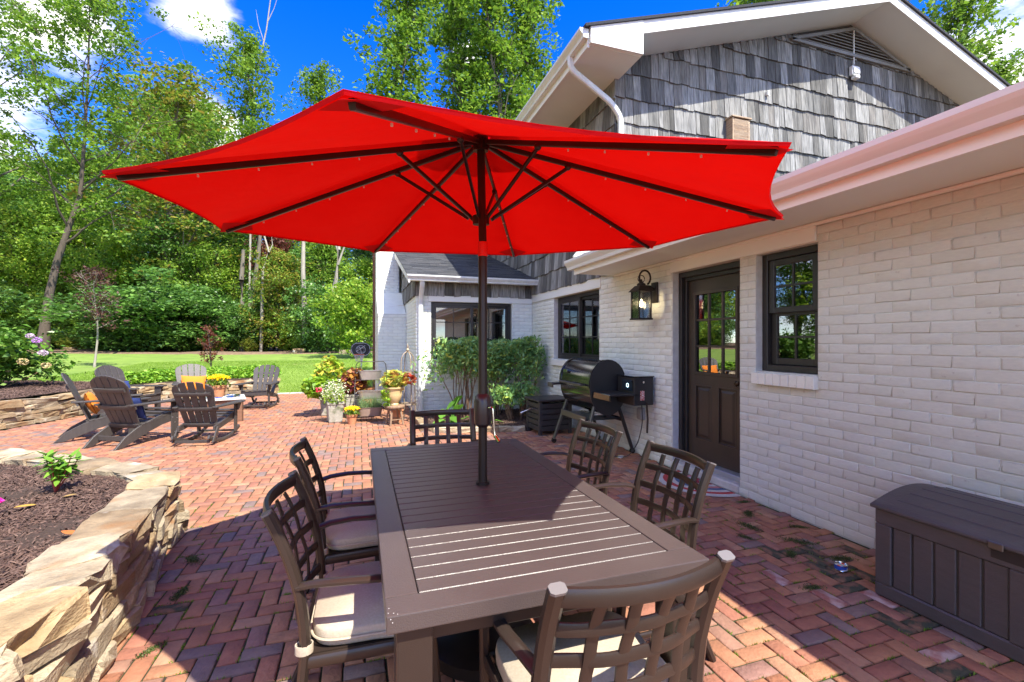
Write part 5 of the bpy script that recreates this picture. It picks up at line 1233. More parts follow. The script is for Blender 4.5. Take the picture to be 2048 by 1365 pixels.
def tree_meshes(name, seed, H, r0, base, cr, limbs, subs, per, leaf, lmat, bmat, shape='broad', crad=.75, flat=.75, trunk_pts=None, upcurve=.12, lean=(0, 0), elev=(15, 55), tw=.85, dense_low=False, squash=1.0, leafw=.58, side=1.0):
    rs = np.random.default_rng(seed); mb = MB()
    T = trunk_pts or wobble((0, 0, -.3), (lean[0], lean[1], H*.95), 9, .05, rs)
    n = len(T); rad = [r0*(1-.93*(i/(n-1))**.9)+.01 for i in range(n)]; rad[0] *= 1.35
    mb.tube(T, rad, n=9)
    Ta = np.array(T); CL = []
    zs = Ta[:, 2]
    for k in range(limbs):
        f = (k+rs.uniform(0, 1))/limbs; h = base+(H*.97-base)*f
        p0 = np.array([np.interp(h, zs, Ta[:, 0]), np.interp(h, zs, Ta[:, 1]), h])
        if shape == 'broad': R_ = cr*math.sin(math.pi*(.18+.80*f))**.7
        elif shape == 'cone': R_ = cr*(1-f*.85)
        elif shape == 'column': R_ = cr*(.75+.25*math.sin(math.pi*f))*(1 if f < .85 else .6)
        elif shape == 'vase': R_ = cr*(.35+.65*f)*(1 if f < .9 else .7)
        R_ *= rs.uniform(.72, 1.12); az = 2.399963*k+rs.uniform(-.5, .5); el = R(rs.uniform(*elev)+20*f)
        p1 = p0+R_*np.array([math.cos(az)*math.cos(el), math.sin(az)*math.cos(el)*squash, math.sin(el)])
        P = wobble(p0, p1, 5, .10, rs, upcurve); rl = max(.012, np.interp(h, zs, rad)*.5)
        mb.tube(P, [rl*(1-.85*i/5) for i in range(6)], n=5)
        for j in range(subs):
            t = rs.uniform(.35, 1.0) if j else 1.0; q = np.array(P[0])*(1-t)+np.array(P[-1])*t; q = np.array(P[min(5, int(t*5))])
            e = q+rs.normal(size=3)*np.array([1, 1, .6])*R_*.26
            if j: mb.tube([q, (q+e)/2+rs.normal(size=3)*.05, e], [rl*.3, rl*.2, .006], n=4)
            CL.append(e)
    CL = np.array(CL)
    if dense_low: CL[:, 2] = np.maximum(CL[:, 2], .25)
    N = len(CL)*per; cid = np.repeat(np.arange(len(CL)), per)
    rr = crad*rs.uniform(.6, 1.25, len(CL))[cid][:, None]
    d = rs.normal(size=(N, 3)); d /= np.linalg.norm(d, axis=1, keepdims=True)
    C_ = CL[cid]+d*rr*(rs.uniform(0, 1, (N, 1))**.45)*np.array([1, 1, flat])
    C_[:, 2] = np.maximum(C_[:, 2], .05)
    V, F = leaves(C_, leaf, leaf*leafw, droop=.5, up=.45, rs=rs)
    return mb.mesh('trunk', bmat, angle=80), npmesh('crown', V, F, lmat)
class Proto: pass
def proto(*a, **k): p = Proto(); p.t, p.c = tree_meshes(*a, **k); p.H = a[2]; return p
def plant(p, x, y, z, H, lab, cat='tree', group=None, name='tree', rot=None, wid=1.0, mat=None):
    s = H/p.H; o = thing(name, lab, cat, (x, y, z), rot if rot is not None else random.uniform(0, 6.28), group); o.scale = (s*wid, s*wid, s)
    link('trunk', p.t, o); c = link('crown', p.c, o)
    if mat: c.material_slots[0].link = 'OBJECT'; c.material_slots[0].material = mat
    return o
pA = proto('a', 1, 13, .26, 1.2, 3.6, 38, 5, 50, .22, LM['mid'], M_BARK, crad=.85)
pB = proto('b', 2, 10, .20, .6, 3.4, 38, 5, 62, .20, LM['bright'], M_BARKD, crad=.85)
pC = proto('c', 3, 16, .24, 3.0, 3.0, 46, 5, 44, .20, LM['mid'], M_BARK, shape='column', crad=.8)
pD = proto('d', 4, 6, .11, .2, 2.4, 34, 5, 62, .17, LM['bright'], M_BARKD, crad=.62, dense_low=True)
pS = proto('s', 5, 2.6, .05, .05, 1.9, 40, 5, 56, .13, LM['dark'], M_BARKD, crad=.42, dense_low=True, elev=(5, 45))
pS2 = proto('s2', 6, 2.2, .05, .05, 1.6, 36, 5, 52, .12, LM['mid'], M_BARKD, crad=.40, dense_low=True, elev=(5, 60))
pO = proto('o', 7, 22, .36, 6.5, 7.0, 22, 9, 80, .21, LM['mid'], M_BARK, crad=.85, flat=.55, elev=(20, 50), upcurve=.16)
pL = proto('l', 17, 22, .26, 5.6, 6.8, 25, 8, 84, .22, LM['mid'], M_BARKD, crad=.85, flat=.55, elev=(20, 50), upcurve=.16, trunk_pts=[(0, 0, -.3), (.15, 0, 1.5), (.35, 0, 3.2), (.75, 0, 5.2), (1.35, 0, 7.2), (1.9, 0, 9), (2.1, 0, 12), (2.3, 0, 16), (2.4, 0, 21)])
pU = proto('u', 8, 26, .20, 7.0, 3.0, 60, 6, 40, .25, LM['mid'], M_BARK, shape='column', crad=.62, flat=1.15, elev=(48, 72))
pV = proto('v', 9, 18, .15, 8.0, 1.9, 26, 6, 60, .18, LM['mid'], M_BARK, shape='column', crad=.5, flat=1.2, elev=(30, 60))
gz = lambda x, y: float(terrain(np.array(x), np.array(y)))
W = 'woodland trees behind the lawn'
rs = random.Random(21)
ORD = ['first', 'second', 'third', 'fourth', 'fifth', 'sixth', 'seventh', 'eighth', 'ninth', 'tenth', 'eleventh', 'twelfth', 'thirteenth', 'fourteenth', 'fifteenth', 'sixteenth', 'seventeenth', 'eighteenth', 'nineteenth', 'twentieth', 'twenty first', 'twenty second', 'twenty third', 'twenty fourth']
def row(px0, px1, step, dr, hr, protos, lab, name, cat, group=W, mats=None, wid=(.9, 1.2)):
    q = px0; cnt = 0
    while q < px1:
        p_ = q+rs.uniform(-.4, .4)*step; d = rs.uniform(*dr); x, y = at(p_, d); H = hr(p_)*rs.uniform(.88, 1.12)
        m = rs.choice(mats) if mats else None
        if p_ < -10: lb = lab+', left of the photo'; g = group+' outside the left edge'
        else: lb = ORD[cnt]+' from the left, '+lab; g = group; cnt += 1
        plant(rs.choice(protos), x, y, gz(x, y), H, lb, cat, g, name, wid=rs.uniform(*wid), mat=m); q += step
hs_ = lambda d: (lambda p: zof(np.interp(p, [-300, 0, 60, 150, 260, 300, 430, 470, 560, 640, 760], [250, 370, 400, 390, 330, 240, 250, 350, 450, 480, 490]), d))
row(-320, 760, 62, (44, 50), hs_(47), [pA, pC, pA], 'tall leafy tree deep in the woodland', 'woodland_tree', 'tree', 'tall trees deep in the woodland', wid=(1.0, 1.35))
row(-330, 760, 58, (36, 41), lambda p: min(hs_(38)(p)*.93, 13), [pA, pC, pB], 'mid sized leafy tree in the woodland', 'woodland_tree', 'tree', 'mid sized woodland trees', mats=[LM['mid'], LM['bright'], LM['mid'], LM['dark']], wid=(.95, 1.3))
row(-300, 755, 54, (30.5, 33.5), lambda p: rs.uniform(5.5, 9.0) if p < 480 else rs.uniform(4.6, 6.8), [pD, pB, pD], 'understory tree at the woodland edge', 'understory_tree', 'tree', 'understory trees at the woodland edge', mats=[LM['bright'], LM['mid'], LM['bright'], LM['dark']])
row(-280, 735, 34, (27.8, 29.6), lambda p: rs.uniform(1.5, 3.0), [pS, pS2, pS], 'bushy shrub along the lawn edge', 'shrub', 'shrub', 'shrubs along the lawn edge', mats=[LM['dark'], LM['mid'], LM['dark'], LM['mid'], LM['bright']], wid=(.9, 1.25))
row(-230, 735, 75, (26.6, 27.6), lambda p: rs.uniform(.5, .95), [pS2, pS], 'low shrub at the back of the lawn', 'shrub', 'shrub', 'low shrubs at the back of the lawn', mats=[LM['mid'], LM['bright'], LM['yellow']], wid=(1, 1.5))
# woodland to the left of the frame (mirrored in the door and window panes)
for i in range(26):
    yy = -14+i*1.75+rs.uniform(-.5, .5); xx = -26-rs.uniform(0, 3)-(2 if i % 2 else 0)
    plant(rs.choice([pA, pB, pC, pD]), xx, yy, gz(xx, yy) if yy > 7 else .0, rs.uniform(7, 13), 'leafy tree of the side woodland, outside the left edge of the photo', 'tree', 'side woodland trees', 'woodland_tree', wid=1.3)
# single trees one can point to
def one(p, px_, d, ytop, lab, name='tree', group=None, **k):
    x, y = at(px_, d); z = gz(x, y); return plant(p, x, y, z, zof(ytop, d)-z, lab, 'tree', group, name, **k)
one(pL, 84, 25.5, -70, 'big open crowned tree with a leaning grey trunk filling the top left of the sky', 'forest_tree', rot=-.15)
one(pO, -60, 27, -30, 'big spreading tree at the left edge of the photo', 'forest_tree', rot=3.4)
one(pC, 375, 33, 165, 'tree with yellowing orange tinged crown above the left tip of the umbrella', 'forest_tree', mat=LM['yellow'], wid=1.35)
one(pV, 497, 31, 75, 'slim tree with a bare dead tip rising above the left half of the umbrella', 'forest_tree', rot=.4)
one(pV, 632, 33, 140, 'short slim treetop just above the upper left edge of the umbrella', 'forest_tree', rot=2.0)
one(pU, 815, 31, -90, 'leftmost of the tall upright trees behind the umbrella', 'forest_tree', rot=.6, wid=1.15)
one(pU, 900, 34, -140, 'middle tall upright tree behind the umbrella', 'forest_tree', rot=2.6, wid=1.15)
one(pU, 985, 31, -110, 'tall upright tree behind the umbrella beside the one nearest the roof', 'forest_tree', rot=4.1, wid=1.15)
one(pU, 1065, 33, -80, 'tall upright tree nearest the white gable roof', 'forest_tree', rot=5.2, wid=1.1)
one(pU, 1905, 40, -170, 'leafy treetop showing behind the right slope of the roof', 'forest_tree', rot=1.2)
one(pV, 2004, 44, 118, 'small treetop peeking over the lower end of the right roof slope', 'forest_tree', rot=1.9)
one(pV, 1520, 42, -50, 'treetop just showing above the middle of the roof ridge', 'forest_tree', rot=.9, wid=1.4)
one(pD, 560, 28.8, 520, 'bush like tree with reddish leaves among the green at the lawn edge', 'forest_tree', mat=LM['yellow'])
one(pD, 548, 33, 480, 'red leaved tree top among the green woodland left of the chimney', 'forest_tree', mat=LM['maple'], wid=.6)
# bare pale trunks standing at the wood's edge
def trunk_tree(pts, d, r, lab, mat=M_BARKP, limbs=()):
    x0, y0 = at(pts[0][0], d); z0 = gz(x0, y0); o = thing('bare_tree', lab, 'tree', (x0, y0, z0))
    def W3(p): X, Y = at(p[0], d+(p[2] if len(p) > 2 else 0)); return Vector((X-x0, Y-y0, zof(p[1], d)-z0))
    P = [W3(p) for p in pts]; P[0].z = -.3; n = len(P)
    MB().tube(P, [r*(1-.55*i/(n-1)) for i in range(n)], n=10).build('trunk', mat, o, angle=80)
    for l in limbs: Q = [W3(p) for p in l]; MB().tube(Q, [r*.42*(1-.7*i/(len(Q)-1)) for i in range(len(Q))], n=7).build('limb', mat, o, angle=80)
    return o
trunk_tree([(610, 700), (609, 620), (606, 540), (607, 470), (602, 380)], 27.6, .17, 'straight pale bare trunk standing in front of the woodland below the umbrella')
trunk_tree([(655, 690), (660, 610), (672, 560), (678, 500), (672, 420)], 28.2, .17, 'leaning forked pale trunk left of the chimney', limbs=[[(676, 530), (690, 490), (705, 440)], [(677, 505), (664, 470), (650, 430)]])
trunk_tree([(522, 690), (524, 600), (526, 540), (538, 505), (525, 460)], 28.0, .10, 'thin crooked pale trunk among the shrubs below the left edge of the umbrella', limbs=[[(533, 515), (545, 490), (540, 440)]])
trunk_tree([(484, 690), (485, 620), (483, 560), (487, 500)], 28.4, .22, 'short thick grey trunk with a broken look left of the thin crooked one', mat=M_BARK)
dd = trunk_tree([(497, 330), (505, 200), (522, 110), (533, 60), (541, 0)], 31, .07, 'bare dead twig tip at the top of the slim tree above the umbrella', limbs=[[(528, 85), (517, 50), (512, 20)], [(535, 45), (548, 18), (556, -8)]])
# young ornamental trees on the bed edge
pP = proto('p', 31, 3.4, .035, 1.35, .95, 18, 5, 15, .10, LM['plum'], M_BARKP, crad=.26, elev=(20, 60))
x, y = at(188, 16); plant(pP, x, y, gz(x, y), zof(545, 16)-gz(x, y), 'young plum leaved tree with a thin pale stem behind the lounge chairs', 'tree', None, 'young_tree', rot=.5)
pM = proto('m', 32, 1.5, .018, .25, .42, 12, 4, 16, .075, LM['maple'], M_BARKD, crad=.12, elev=(15, 50))
x, y = at(421, 14); plant(pM, x, y, gz(x, y)-.02, zof(655, 14)-gz(x, y), 'small red Japanese maple sapling behind the grey chair with the orange pillow', 'tree', None, 'young_tree', rot=2)
# vivid lime shrub and clump shrub near the hoop
x, y = at(655, 26.5); plant(pS, x, y, gz(x, y), 3.1, 'large glossy rounded shrub at the lawn edge left of the basketball hoop', 'shrub', None, 'shrub', mat=LM['dark'], wid=1.0)
x, y = at(712, 22); plant(pS2, x, y, gz(x, y)-.1, 2.9, 'light green leafy bush right behind the basketball hoop', 'shrub', None, 'shrub', mat=LM['bright'], wid=.95)
x, y = at(290, 27); plant(pS, x, y, gz(x, y), 3.2, 'broad dark evergreen mound at the lawn edge above the grey chairs', 'shrub', None, 'shrub', mat=LM['dark'], wid=1.9)
x, y = at(355, 27.3); plant(pS, x, y, gz(x, y), 3.0, 'dark evergreen mound right of the broadest one at the lawn edge', 'shrub', None, 'shrub', mat=LM['dark'], wid=1.6)
# boulders and stumps at the far lawn edge
for (p_, d, w, lab) in ((141, 27, .5, 'small grey stump at the far left edge of the lawn'), (690, 25.5, .55, 'pale boulder at the lawn edge near the basketball hoop'), (598, 26, .6, 'tan boulder at the far edge of the lawn in the middle')):
    x, y = at(p_, d); o = link('boulder', stone_mesh(w, w*.5, w*.6, int(p_)), None, (x, y, gz(x, y)+.1)); tag(o, lab, 'rock')
# ------------------------------------------------------------- ground cover in the far bed
P = []
while len(P) < 17000:
    x = random.uniform(-6.9, -2.15); y = random.uniform(9.5, 16.2); f = float(bedfront(np.array([x])))
    depth = y-f-.42
    if depth < 0 or depth > 2.0+.3*math.sin(x*2): continue
    if x < -4.9 and y < 11.6+(-x-4.9)*1.1: continue
    if x > -2.5 and y > 14.6: continue
    P.append((x, y, .47+.13*min(1, depth*2.5)*(1+.35*math.sin(x*6)*math.cos(y*5))+random.uniform(-.05, .05)+.06*depth*.3))
V, F = leaves(np.array(P), .085, .05, up=1.1)
o = link('ground_cover', npmesh('ground_cover', V, F, LM['cover'])); stuff(o); tag(o, 'bright green leafy ground cover filling the far raised bed', 'ground cover')
o = MB().prism([(-6.0, 12.9), (-5.1, 11.6), (-4.6, 12.5), (-3.9, 12.98), (-3.2, 13.2), (-2.6, 13.5), (-2.3, 14.0), (-2.5, 15.4), (-4, 15.7), (-6, 15.7)], 'z', .2, .45).build('bed_soil', M_SOIL, smooth=False); struct(o)
# grass blades on the near part of the lawn
n = 60000; X = rng.uniform(-8, .3, n); Y = rng.uniform(13.75, 22, n); Z = terrain(X, Y); k = (Z > -.05) & ~((X < -2.2) & (Y < 15.3) & (X > -6.5)); X, Y, Z = X[k], Y[k], Z[k]; n = len(X)
a = rng.uniform(0, 6.28, n); w = .006; h = rng.uniform(.02, .05, n); tx = rng.normal(0, .018, n); ty = rng.normal(0, .018, n)
V = np.stack([np.stack([X-w*np.cos(a), Y-w*np.sin(a), Z-.005], 1), np.stack([X+w*np.cos(a), Y+w*np.sin(a), Z-.005], 1), np.stack([X+tx, Y+ty, Z+h], 1)], 1).reshape(-1, 3)
o = link('grass', npmesh('grass', V, np.arange(3*n).reshape(n, 3), leafmat('grass_blade', [(.12, .21, .025), (.16, .25, .03), (.09, .17, .02)], trans=.3))); stuff(o); tag(o, 'short mown green grass blades on the near part of the lawn', 'grass')
# ------------------------------------------------------------- hydrangea
hy = thing('hydrangea', 'big leafy hydrangea with purple and faded tan flower heads at the left edge', 'shrub', (-7.1, 12.3, .44)); hy.scale = (.9, .9, .88)
mb = MB(); rs2 = np.random.default_rng(5); CL = []
for i in range(26):
    a = rs2.uniform(0, 6.28); r = rs2.uniform(.3, 1.0); p1 = np.array([math.cos(a)*r, math.sin(a)*r*.9, rs2.uniform(.45, 1.15)]); mb.tube(wobble((math.cos(a)*.1, math.sin(a)*.1, 0), p1, 5, .1, rs2), [.016, .014, .012, .011, .01, .008], n=5); CL.append(p1)
mb.build('stem', pm('tan_stem', (.30, .19, .10), (.20, .13, .07), scale=20, rough=.9), hy, angle=80)
CL = np.array(CL); cid = rs2.integers(0, len(CL), 5600)
C_ = CL[cid]+rs2.normal(size=(5600, 3))*np.array([.20, .20, .20]); C_ = C_[C_[:, 2] > .12]
V, F = leaves(C_, .14, .09, up=.5, rs=rs2); link('foliage', npmesh('foliage', V, F, leafmat('leaf_hydrangea', [(.055, .13, .015), (.08, .17, .02), (.04, .10, .012), (.11, .19, .03)], trans=.3)), hy)
def flower_head(root, x, y, z, r, pal, name='flower_head', n=150, petal=.03):
    p = blob_points(n, (x, y, z), (r, r, r*.75), shell=.85); V, F = leaves(p, petal, petal*.8, up=.2); return link(name, npmesh(name, V, F, pal), root)
M_PUR = leafmat('petal_purple', [(.38, .16, .55), (.45, .24, .62), (.30, .14, .50)], trans=.2); M_LIL = leafmat('petal_lilac', [(.45, .36, .55), (.52, .42, .58), (.40, .30, .50)], trans=.2); M_TAN = leafmat('petal_faded', [(.50, .40, .24), (.42, .32, .20), (.56, .48, .34)], trans=.2)
def hyloc(px_, py_, d=9.4):
    x, y = at(px_, d); return (x+7.1)/.9, (y-12.3)/.9, (zof(py_, d)-.44)/.88
# flower heads sit on the side of the bush that faces the patio
for (p_, q_, r, m) in ((74, 681, .085, M_PUR), (86, 706, .085, M_LIL), (46, 724, .10, M_TAN), (92, 731, .085, M_TAN), (15, 741, .05, M_TAN), (60, 672, .07, M_LIL)):
    x, y, z = hyloc(p_, q_, 9.25); flower_head(hy, x, y, z, r, m)
# ------------------------------------------------------------- nandina by the bay window
def nandina(x, y, H, w, seed, lab, n=2600, pal='nandina'):
    rs2 = np.random.default_rng(seed); o = thing('shrub', lab, 'shrub', (x, y, .03)); mb = MB(); CL = []
    for i in range(15):
        a = rs2.uniform(0, 6.28); r = rs2.uniform(.25, 1)*w; p1 = np.array([math.cos(a)*r, math.sin(a)*r*.7, rs2.uniform(.62, .95)*H])
        mb.tube(wobble((math.cos(a)*.10, math.sin(a)*.08, 0), p1, 6, .08, rs2, .05), [.013, .012, .011, .010, .008, .006, .004], n=5); CL.append(p1)
    mb.build('stem', pm('brown_cane', (.16, .09, .055), (.24, .15, .09), scale=14, rough=.9), o, angle=80)
    CL = np.array(CL); C_ = []
    for i in range(n):
        c = CL[rs2.integers(len(CL))]; C_.append(c+rs2.normal(size=3)*np.array([w*.34, w*.26, H*.11]))
    C_ = np.array(C_); C_[:, 2] = np.minimum(C_[:, 2], H+.04*np.sin(C_[:, 0]*9)+rs2.uniform(-.05, .03, len(C_)))
    V, F = leaves(C_, .085, .034, droop=.9, up=.3, rs=rs2); link('foliage', npmesh('foliage', V, F, LM[pal]), o); return o
nandina(1.72, 7.95, 1.40, .48, 1, 'leafy nandina shrub in the mulch bed, left of the umbrella pole', 4200)
nandina(2.35, 8.15, 1.36, .42, 2, 'nandina shrub in the mulch bed directly behind the umbrella pole', 3600)
nandina(2.88, 7.95, 1.42, .30, 3, 'slimmer nandina shrub nearest the corner of the house', 2600)
nandina(2.55, 7.55, .62, .30, 7, 'low leafy shoots at the foot of the nandina shrubs', 1100)
# big heart shaped leaves
def heart_leaf(L=.26, W=.24):
    n = 12; V = []; 
    for i in range(n+1):
        t = i/n; y = -.18*L+L*1.1*t; w = W/2*math.sin(math.pi*min(1, (t+.06)/1.06)**.75)**.8
        V += [(-w, y-.08*L*(1-t)*(w/W*2), .10*w), (0, y, -.0), (w, y-.08*L*(1-t)*(w/W*2), .10*w)]
    F = []
    for i in range(n): a = 3*i; F += [(a, a+1, a+4, a+3), (a+1, a+2, a+5, a+4)]
    return V, F
M_EAR = leafmat('elephant_ear_leaf', [(.09, .22, .03), (.12, .27, .04), (.075, .19, .025)], trans=.4)
def ear_plant(x, y, specs, lab):
    o = thing('leafy_plant', lab, 'plant', (x, y, .04)); rs2 = random.Random(int(x*100))
    for (dx, dy, h, s, az, tilt) in specs:
        MB().tube([(0, 0, 0), (dx*.5, dy*.5, h*.7), (dx, dy, h)], [.008, .007, .005], n=5).build('stem', M_EAR, o, angle=80)
        V, F = heart_leaf(.26*s, .24*s); M = Matrix.Translation((dx, dy, h)) @ Matrix.Rotation(az, 4, 'Z') @ Matrix.Rotation(tilt, 4, 'X')
        MB().add([M @ Vector(v) for v in V], F).build('leaf', M_EAR, o, angle=80)
ear_plant(1.42, 7.50, [(-.10, .05, .22, .8, 2.6, -.55), (.14, .0, .30, .75, .3, -.7), (.02, -.08, .12, .7, 3.5, -.4), (.25, .05, .20, .8, -1.2, -.5), (-.18, -.1, .10, .7, 2.0, -.3), (.16, .12, .42, .85, .7, -.95), (.05, .1, .34, .7, 1.8, -.8), (.3, -.06, .12, .65, -.5, -.35)], 'plant with big bright heart shaped leaves at the left end of the mulch bed')
ear_plant(2.02, 7.35, [(.05, .0, .26, .8, 0.4, -.9), (-.08, -.05, .16, .7, 2.8, -.5), (.12, -.1, .07, .55, -1.5, -.3)], 'single upright heart shaped leaves just left of the umbrella pole')
# ------------------------------------------------------------- plant in the near bed
np_ = thing('leafy_plant', 'small leafy green plant with red stems growing in the near mulched bed', 'plant', (-1.96, 3.93, .38))
mb = MB(); rs2 = np.random.default_rng(12); pts = []
lv = []
for i in range(11):
    a = rs2.uniform(0, 6.28); r = rs2.uniform(.02, .12); h = rs2.uniform(.10, .27); tip = np.array([math.cos(a)*r, math.sin(a)*r, h]); mb.tube([(0, 0, 0), tip*np.array([.6, .6, .55]), tip], [.005, .004, .003], n=5)
    for k in range(8):
        b = a+k*2.4; V, F = heart_leaf(.085, .034); M = Matrix.Translation(tip*(1-.10*(k//2))) @ Matrix.Rotation(b, 4, 'Z') @ Matrix.Rotation(.25-.10*k+.3*(k < 2), 4, 'X') ; lv.append(([M @ Vector(v) for v in V], F))
mb.build('stem', pm('red_stem', (.30, .05, .04), rough=.6), np_, angle=80)
lm_ = leafmat('impatiens_leaf', [(.10, .22, .03), (.16, .30, .04), (.08, .18, .03)], trans=.4)
for V, F in lv: MB().add(V, F).build('leaf', lm_, np_, angle=80)
def fallen(x, y, z, col, lab, s=1):
    V, F = heart_leaf(.07*s, .045*s); M = Matrix.Rotation(random.uniform(0, 6), 4, 'Z') @ Matrix.Rotation(.15, 4, 'X'); o = MB().add([M @ Vector(v) for v in V], F).build('fallen_leaf', pm('dry_leaf_'+lab.split()[0], col, tuple(c*.7 for c in col), scale=30, rough=.8), loc=(x, y, z), angle=80); tag(o, lab, 'leaf')
fallen(-1.90, 3.58, .405, (.55, .32, .05), 'yellow fallen leaf on the mulch below the small plant', 1.3)
fallen(-1.42, 2.99, .405, (.50, .15, .03), 'orange fallen leaf on the mulch near the capstones')
fallen(-1.80, 3.72, .405, (.40, .26, .08), 'tan curled leaf on the mulch at the foot of the small plant')
fl = thing('pink_flower', 'bright magenta bloom poking into the left edge above the mulch', 'flower', (-2.03, 3.52, .38)); MB().tube([(0, 0, 0), (.01, 0, .07)], .003, n=5).build('stem', lm_, fl); flower_head(fl, .01, 0, .08, .018, leafmat('petal_magenta', [(.6, .02, .35), (.7, .04, .45)], trans=.2), 'bloom', 24, .018)
# ------------------------------------------------------------- container garden by the chimney
M_TERRA = pm('terracotta', (.48, .20, .09), (.55, .27, .14), scale=6, rough=.85, bump=.6); M_CONC = pm('mossy_concrete', (.30, .28, .22), (.42, .40, .34), scale=7, rough=.95, bump=2, stain=((.12, .14, .07), 9, .52, .66)); M_GALV = pm('galvanised_tub', (.52, .50, .46), (.40, .37, .33), scale=7, rough=.38, metal=.7); M_URN = pm('tan_glazed_urn', (.60, .44, .20), (.68, .53, .30), scale=4, rough=.35); M_OLDW = pm('worn_wood', (.36, .24, .15), (.20, .13, .085), scale=6, rough=.85, stretch=(6, 1, 1), bump=1.2); M_IRON = pm('dark_iron', (.06, .055, .05), rough=.5, metal=.6); M_PSOIL = pm('potting_soil', (.06, .04, .03), (.14, .09, .06), scale=60, rough=1, bump=2)
def foliage(root, c, r, n, L, W_, mat, name='foliage', up=.5, shell=.4, seed=0): 
    r2 = np.random.default_rng(seed+n); p = blob_points(n, c, r, rs=r2, shell=shell); p = p[p[:, 2] > c[2]-r[2]*.95]; V, F = leaves(p, L, W_, up=up, rs=r2); return link(name, npmesh(name, V, F, mat), root)
M_COLM = leafmat('leaf_coleus_maroon', [(.20, .04, .05), (.28, .12, .03), (.14, .03, .045), (.34, .22, .04), (.22, .08, .05)], trans=.3)
M_COLY = leafmat('leaf_coleus_yellow', [(.34, .38, .07), (.42, .30, .07), (.27, .36, .06), (.44, .40, .15), (.34, .14, .07), (.30, .38, .10)], trans=.35)
M_COLG = leafmat('leaf_coleus_green', [(.28, .36, .04), (.38, .34, .05), (.20, .32, .03), (.42, .28, .06), (.24, .36, .05)], trans=.35)
M_SIL = leafmat('leaf_silver_white', [(.45, .48, .38), (.60, .60, .52), (.30, .38, .22), (.55, .50, .50)], trans=.25)
def square_planter(x, y, w, h, lab, rz=0, mat=M_CONC):
    o = thing('planter', lab, 'planter', (x, y, .003), rz); MB().hexa([(-w*.42, -w*.42, 0), (w*.42, -w*.42, 0), (w*.42, w*.42, 0), (-w*.42, w*.42, 0), (-w/2, -w/2, h), (w/2, -w/2, h), (w/2, w/2, h), (-w/2, w/2, h)]).build('pot', mat, o, bevel=.008)
    r = MB()
    frame = [(-w/2-.01, -w/2-.01, w/2+.01, -w/2+.02), (-w/2-.01, w/2-.02, w/2+.01, w/2+.01), (-w/2-.01, -w/2+.02, -w/2+.02, w/2-.02), (w/2-.02, -w/2+.02, w/2+.01, w/2-.02)]
    for f in frame: r.box((f[0], f[1], h-.03), (f[2], f[3], h+.012))
    r.build('rim', mat, o, bevel=.005); MB().box((-w/2+.02, -w/2+.02, h+.002), (w/2-.02, w/2-.02, h+.004)).build('soil', M_PSOIL, o, smooth=False); return o
o = square_planter(-.42, 8.62, .26, .34, 'mossy grey square planter of airy white flowers, leftmost of the container garden', .2)
foliage(o, (-.02, 0, .52), (.26, .24, .24), 900, .035, .018, M_SIL, shell=.1, seed=3); foliage(o, (0, 0, .42), (.2, .2, .18), 500, .06, .02, LM['lime'], seed=4)
flower_head(o, -.27, -.10, .58, .05, leafmat('petal_crimson', [(.6, .03, .08), (.7, .06, .14)], trans=.2), 'red_bloom', 40, .035)
o = square_planter(-.12, 9.05, .30, .42, 'grey stone planter overflowing with maroon and gold coleus', .1)
foliage(o, (.02, -.05, .66), (.23, .20, .26), 480, .105, .08, M_COLM, shell=.55, up=.7, seed=5)
o = square_planter(-.55, 9.5, .34, .40, 'stone planter with tall lime green and yellow foliage behind the coleus', 0)
foliage(o, (.0, .0, .76), (.30, .26, .38), 620, .10, .065, M_COLG, shell=.5, up=.7, seed=6); foliage(o, (-.2, -.2, .55), (.30, .26, .22), 330, .12, .10, LM['lime'], shell=.5, up=.8, seed=7)
# fern pot
def fern(x, y, z0, R_, H_, lab, n=38, mat='lime', seed=1, pot=True):
    o = thing('fern', lab, 'plant', (x, y, .003)); rs2 = np.random.default_rng(seed); V = []; F = []; off = 0
    if pot: MB().lathe([(.10, 0), (.15, z0), (.165, z0), (.165, z0+.03), (.14, z0+.03), (.13, z0)], n=20).build('pot', M_TERRA, o)
    for i in range(n):
        a = rs2.uniform(0, 6.28); L = R_*rs2.uniform(.7, 1.1); hh = H_*rs2.uniform(.5, 1.1)
        for k in range(1, 22):
            t = k/22; r = L*t; z = z0+hh*math.sin(math.pi*min(1, t*.85))*(1-.25*t); c = np.array([math.cos(a)*r, math.sin(a)*r, z]); s = np.array([-math.sin(a), math.cos(a), 0]); w = .055*math.sin(math.pi*(t*.9+.08)); d = np.array([math.cos(a), math.sin(a), 0])*.011
            for q in (1, -1): V += [c-d, c+s*q*w-d*.2+np.array([0, 0, -.01]), c+d]; F.append((off, off+1, off+2)); off += 3
    link('fronds', npmesh('fronds', np.array(V), np.array(F), LM[mat]), o); return o
fern(.12, 9.7, .45, .42, .42, 'bright green fern in a pot behind the metal tub stand', 60, seed=3)
fern(-.02, 10.3, .5, .40, .50, 'darker tall fern near the foot of the basketball hoop pole', 44, 'bright', seed=9)
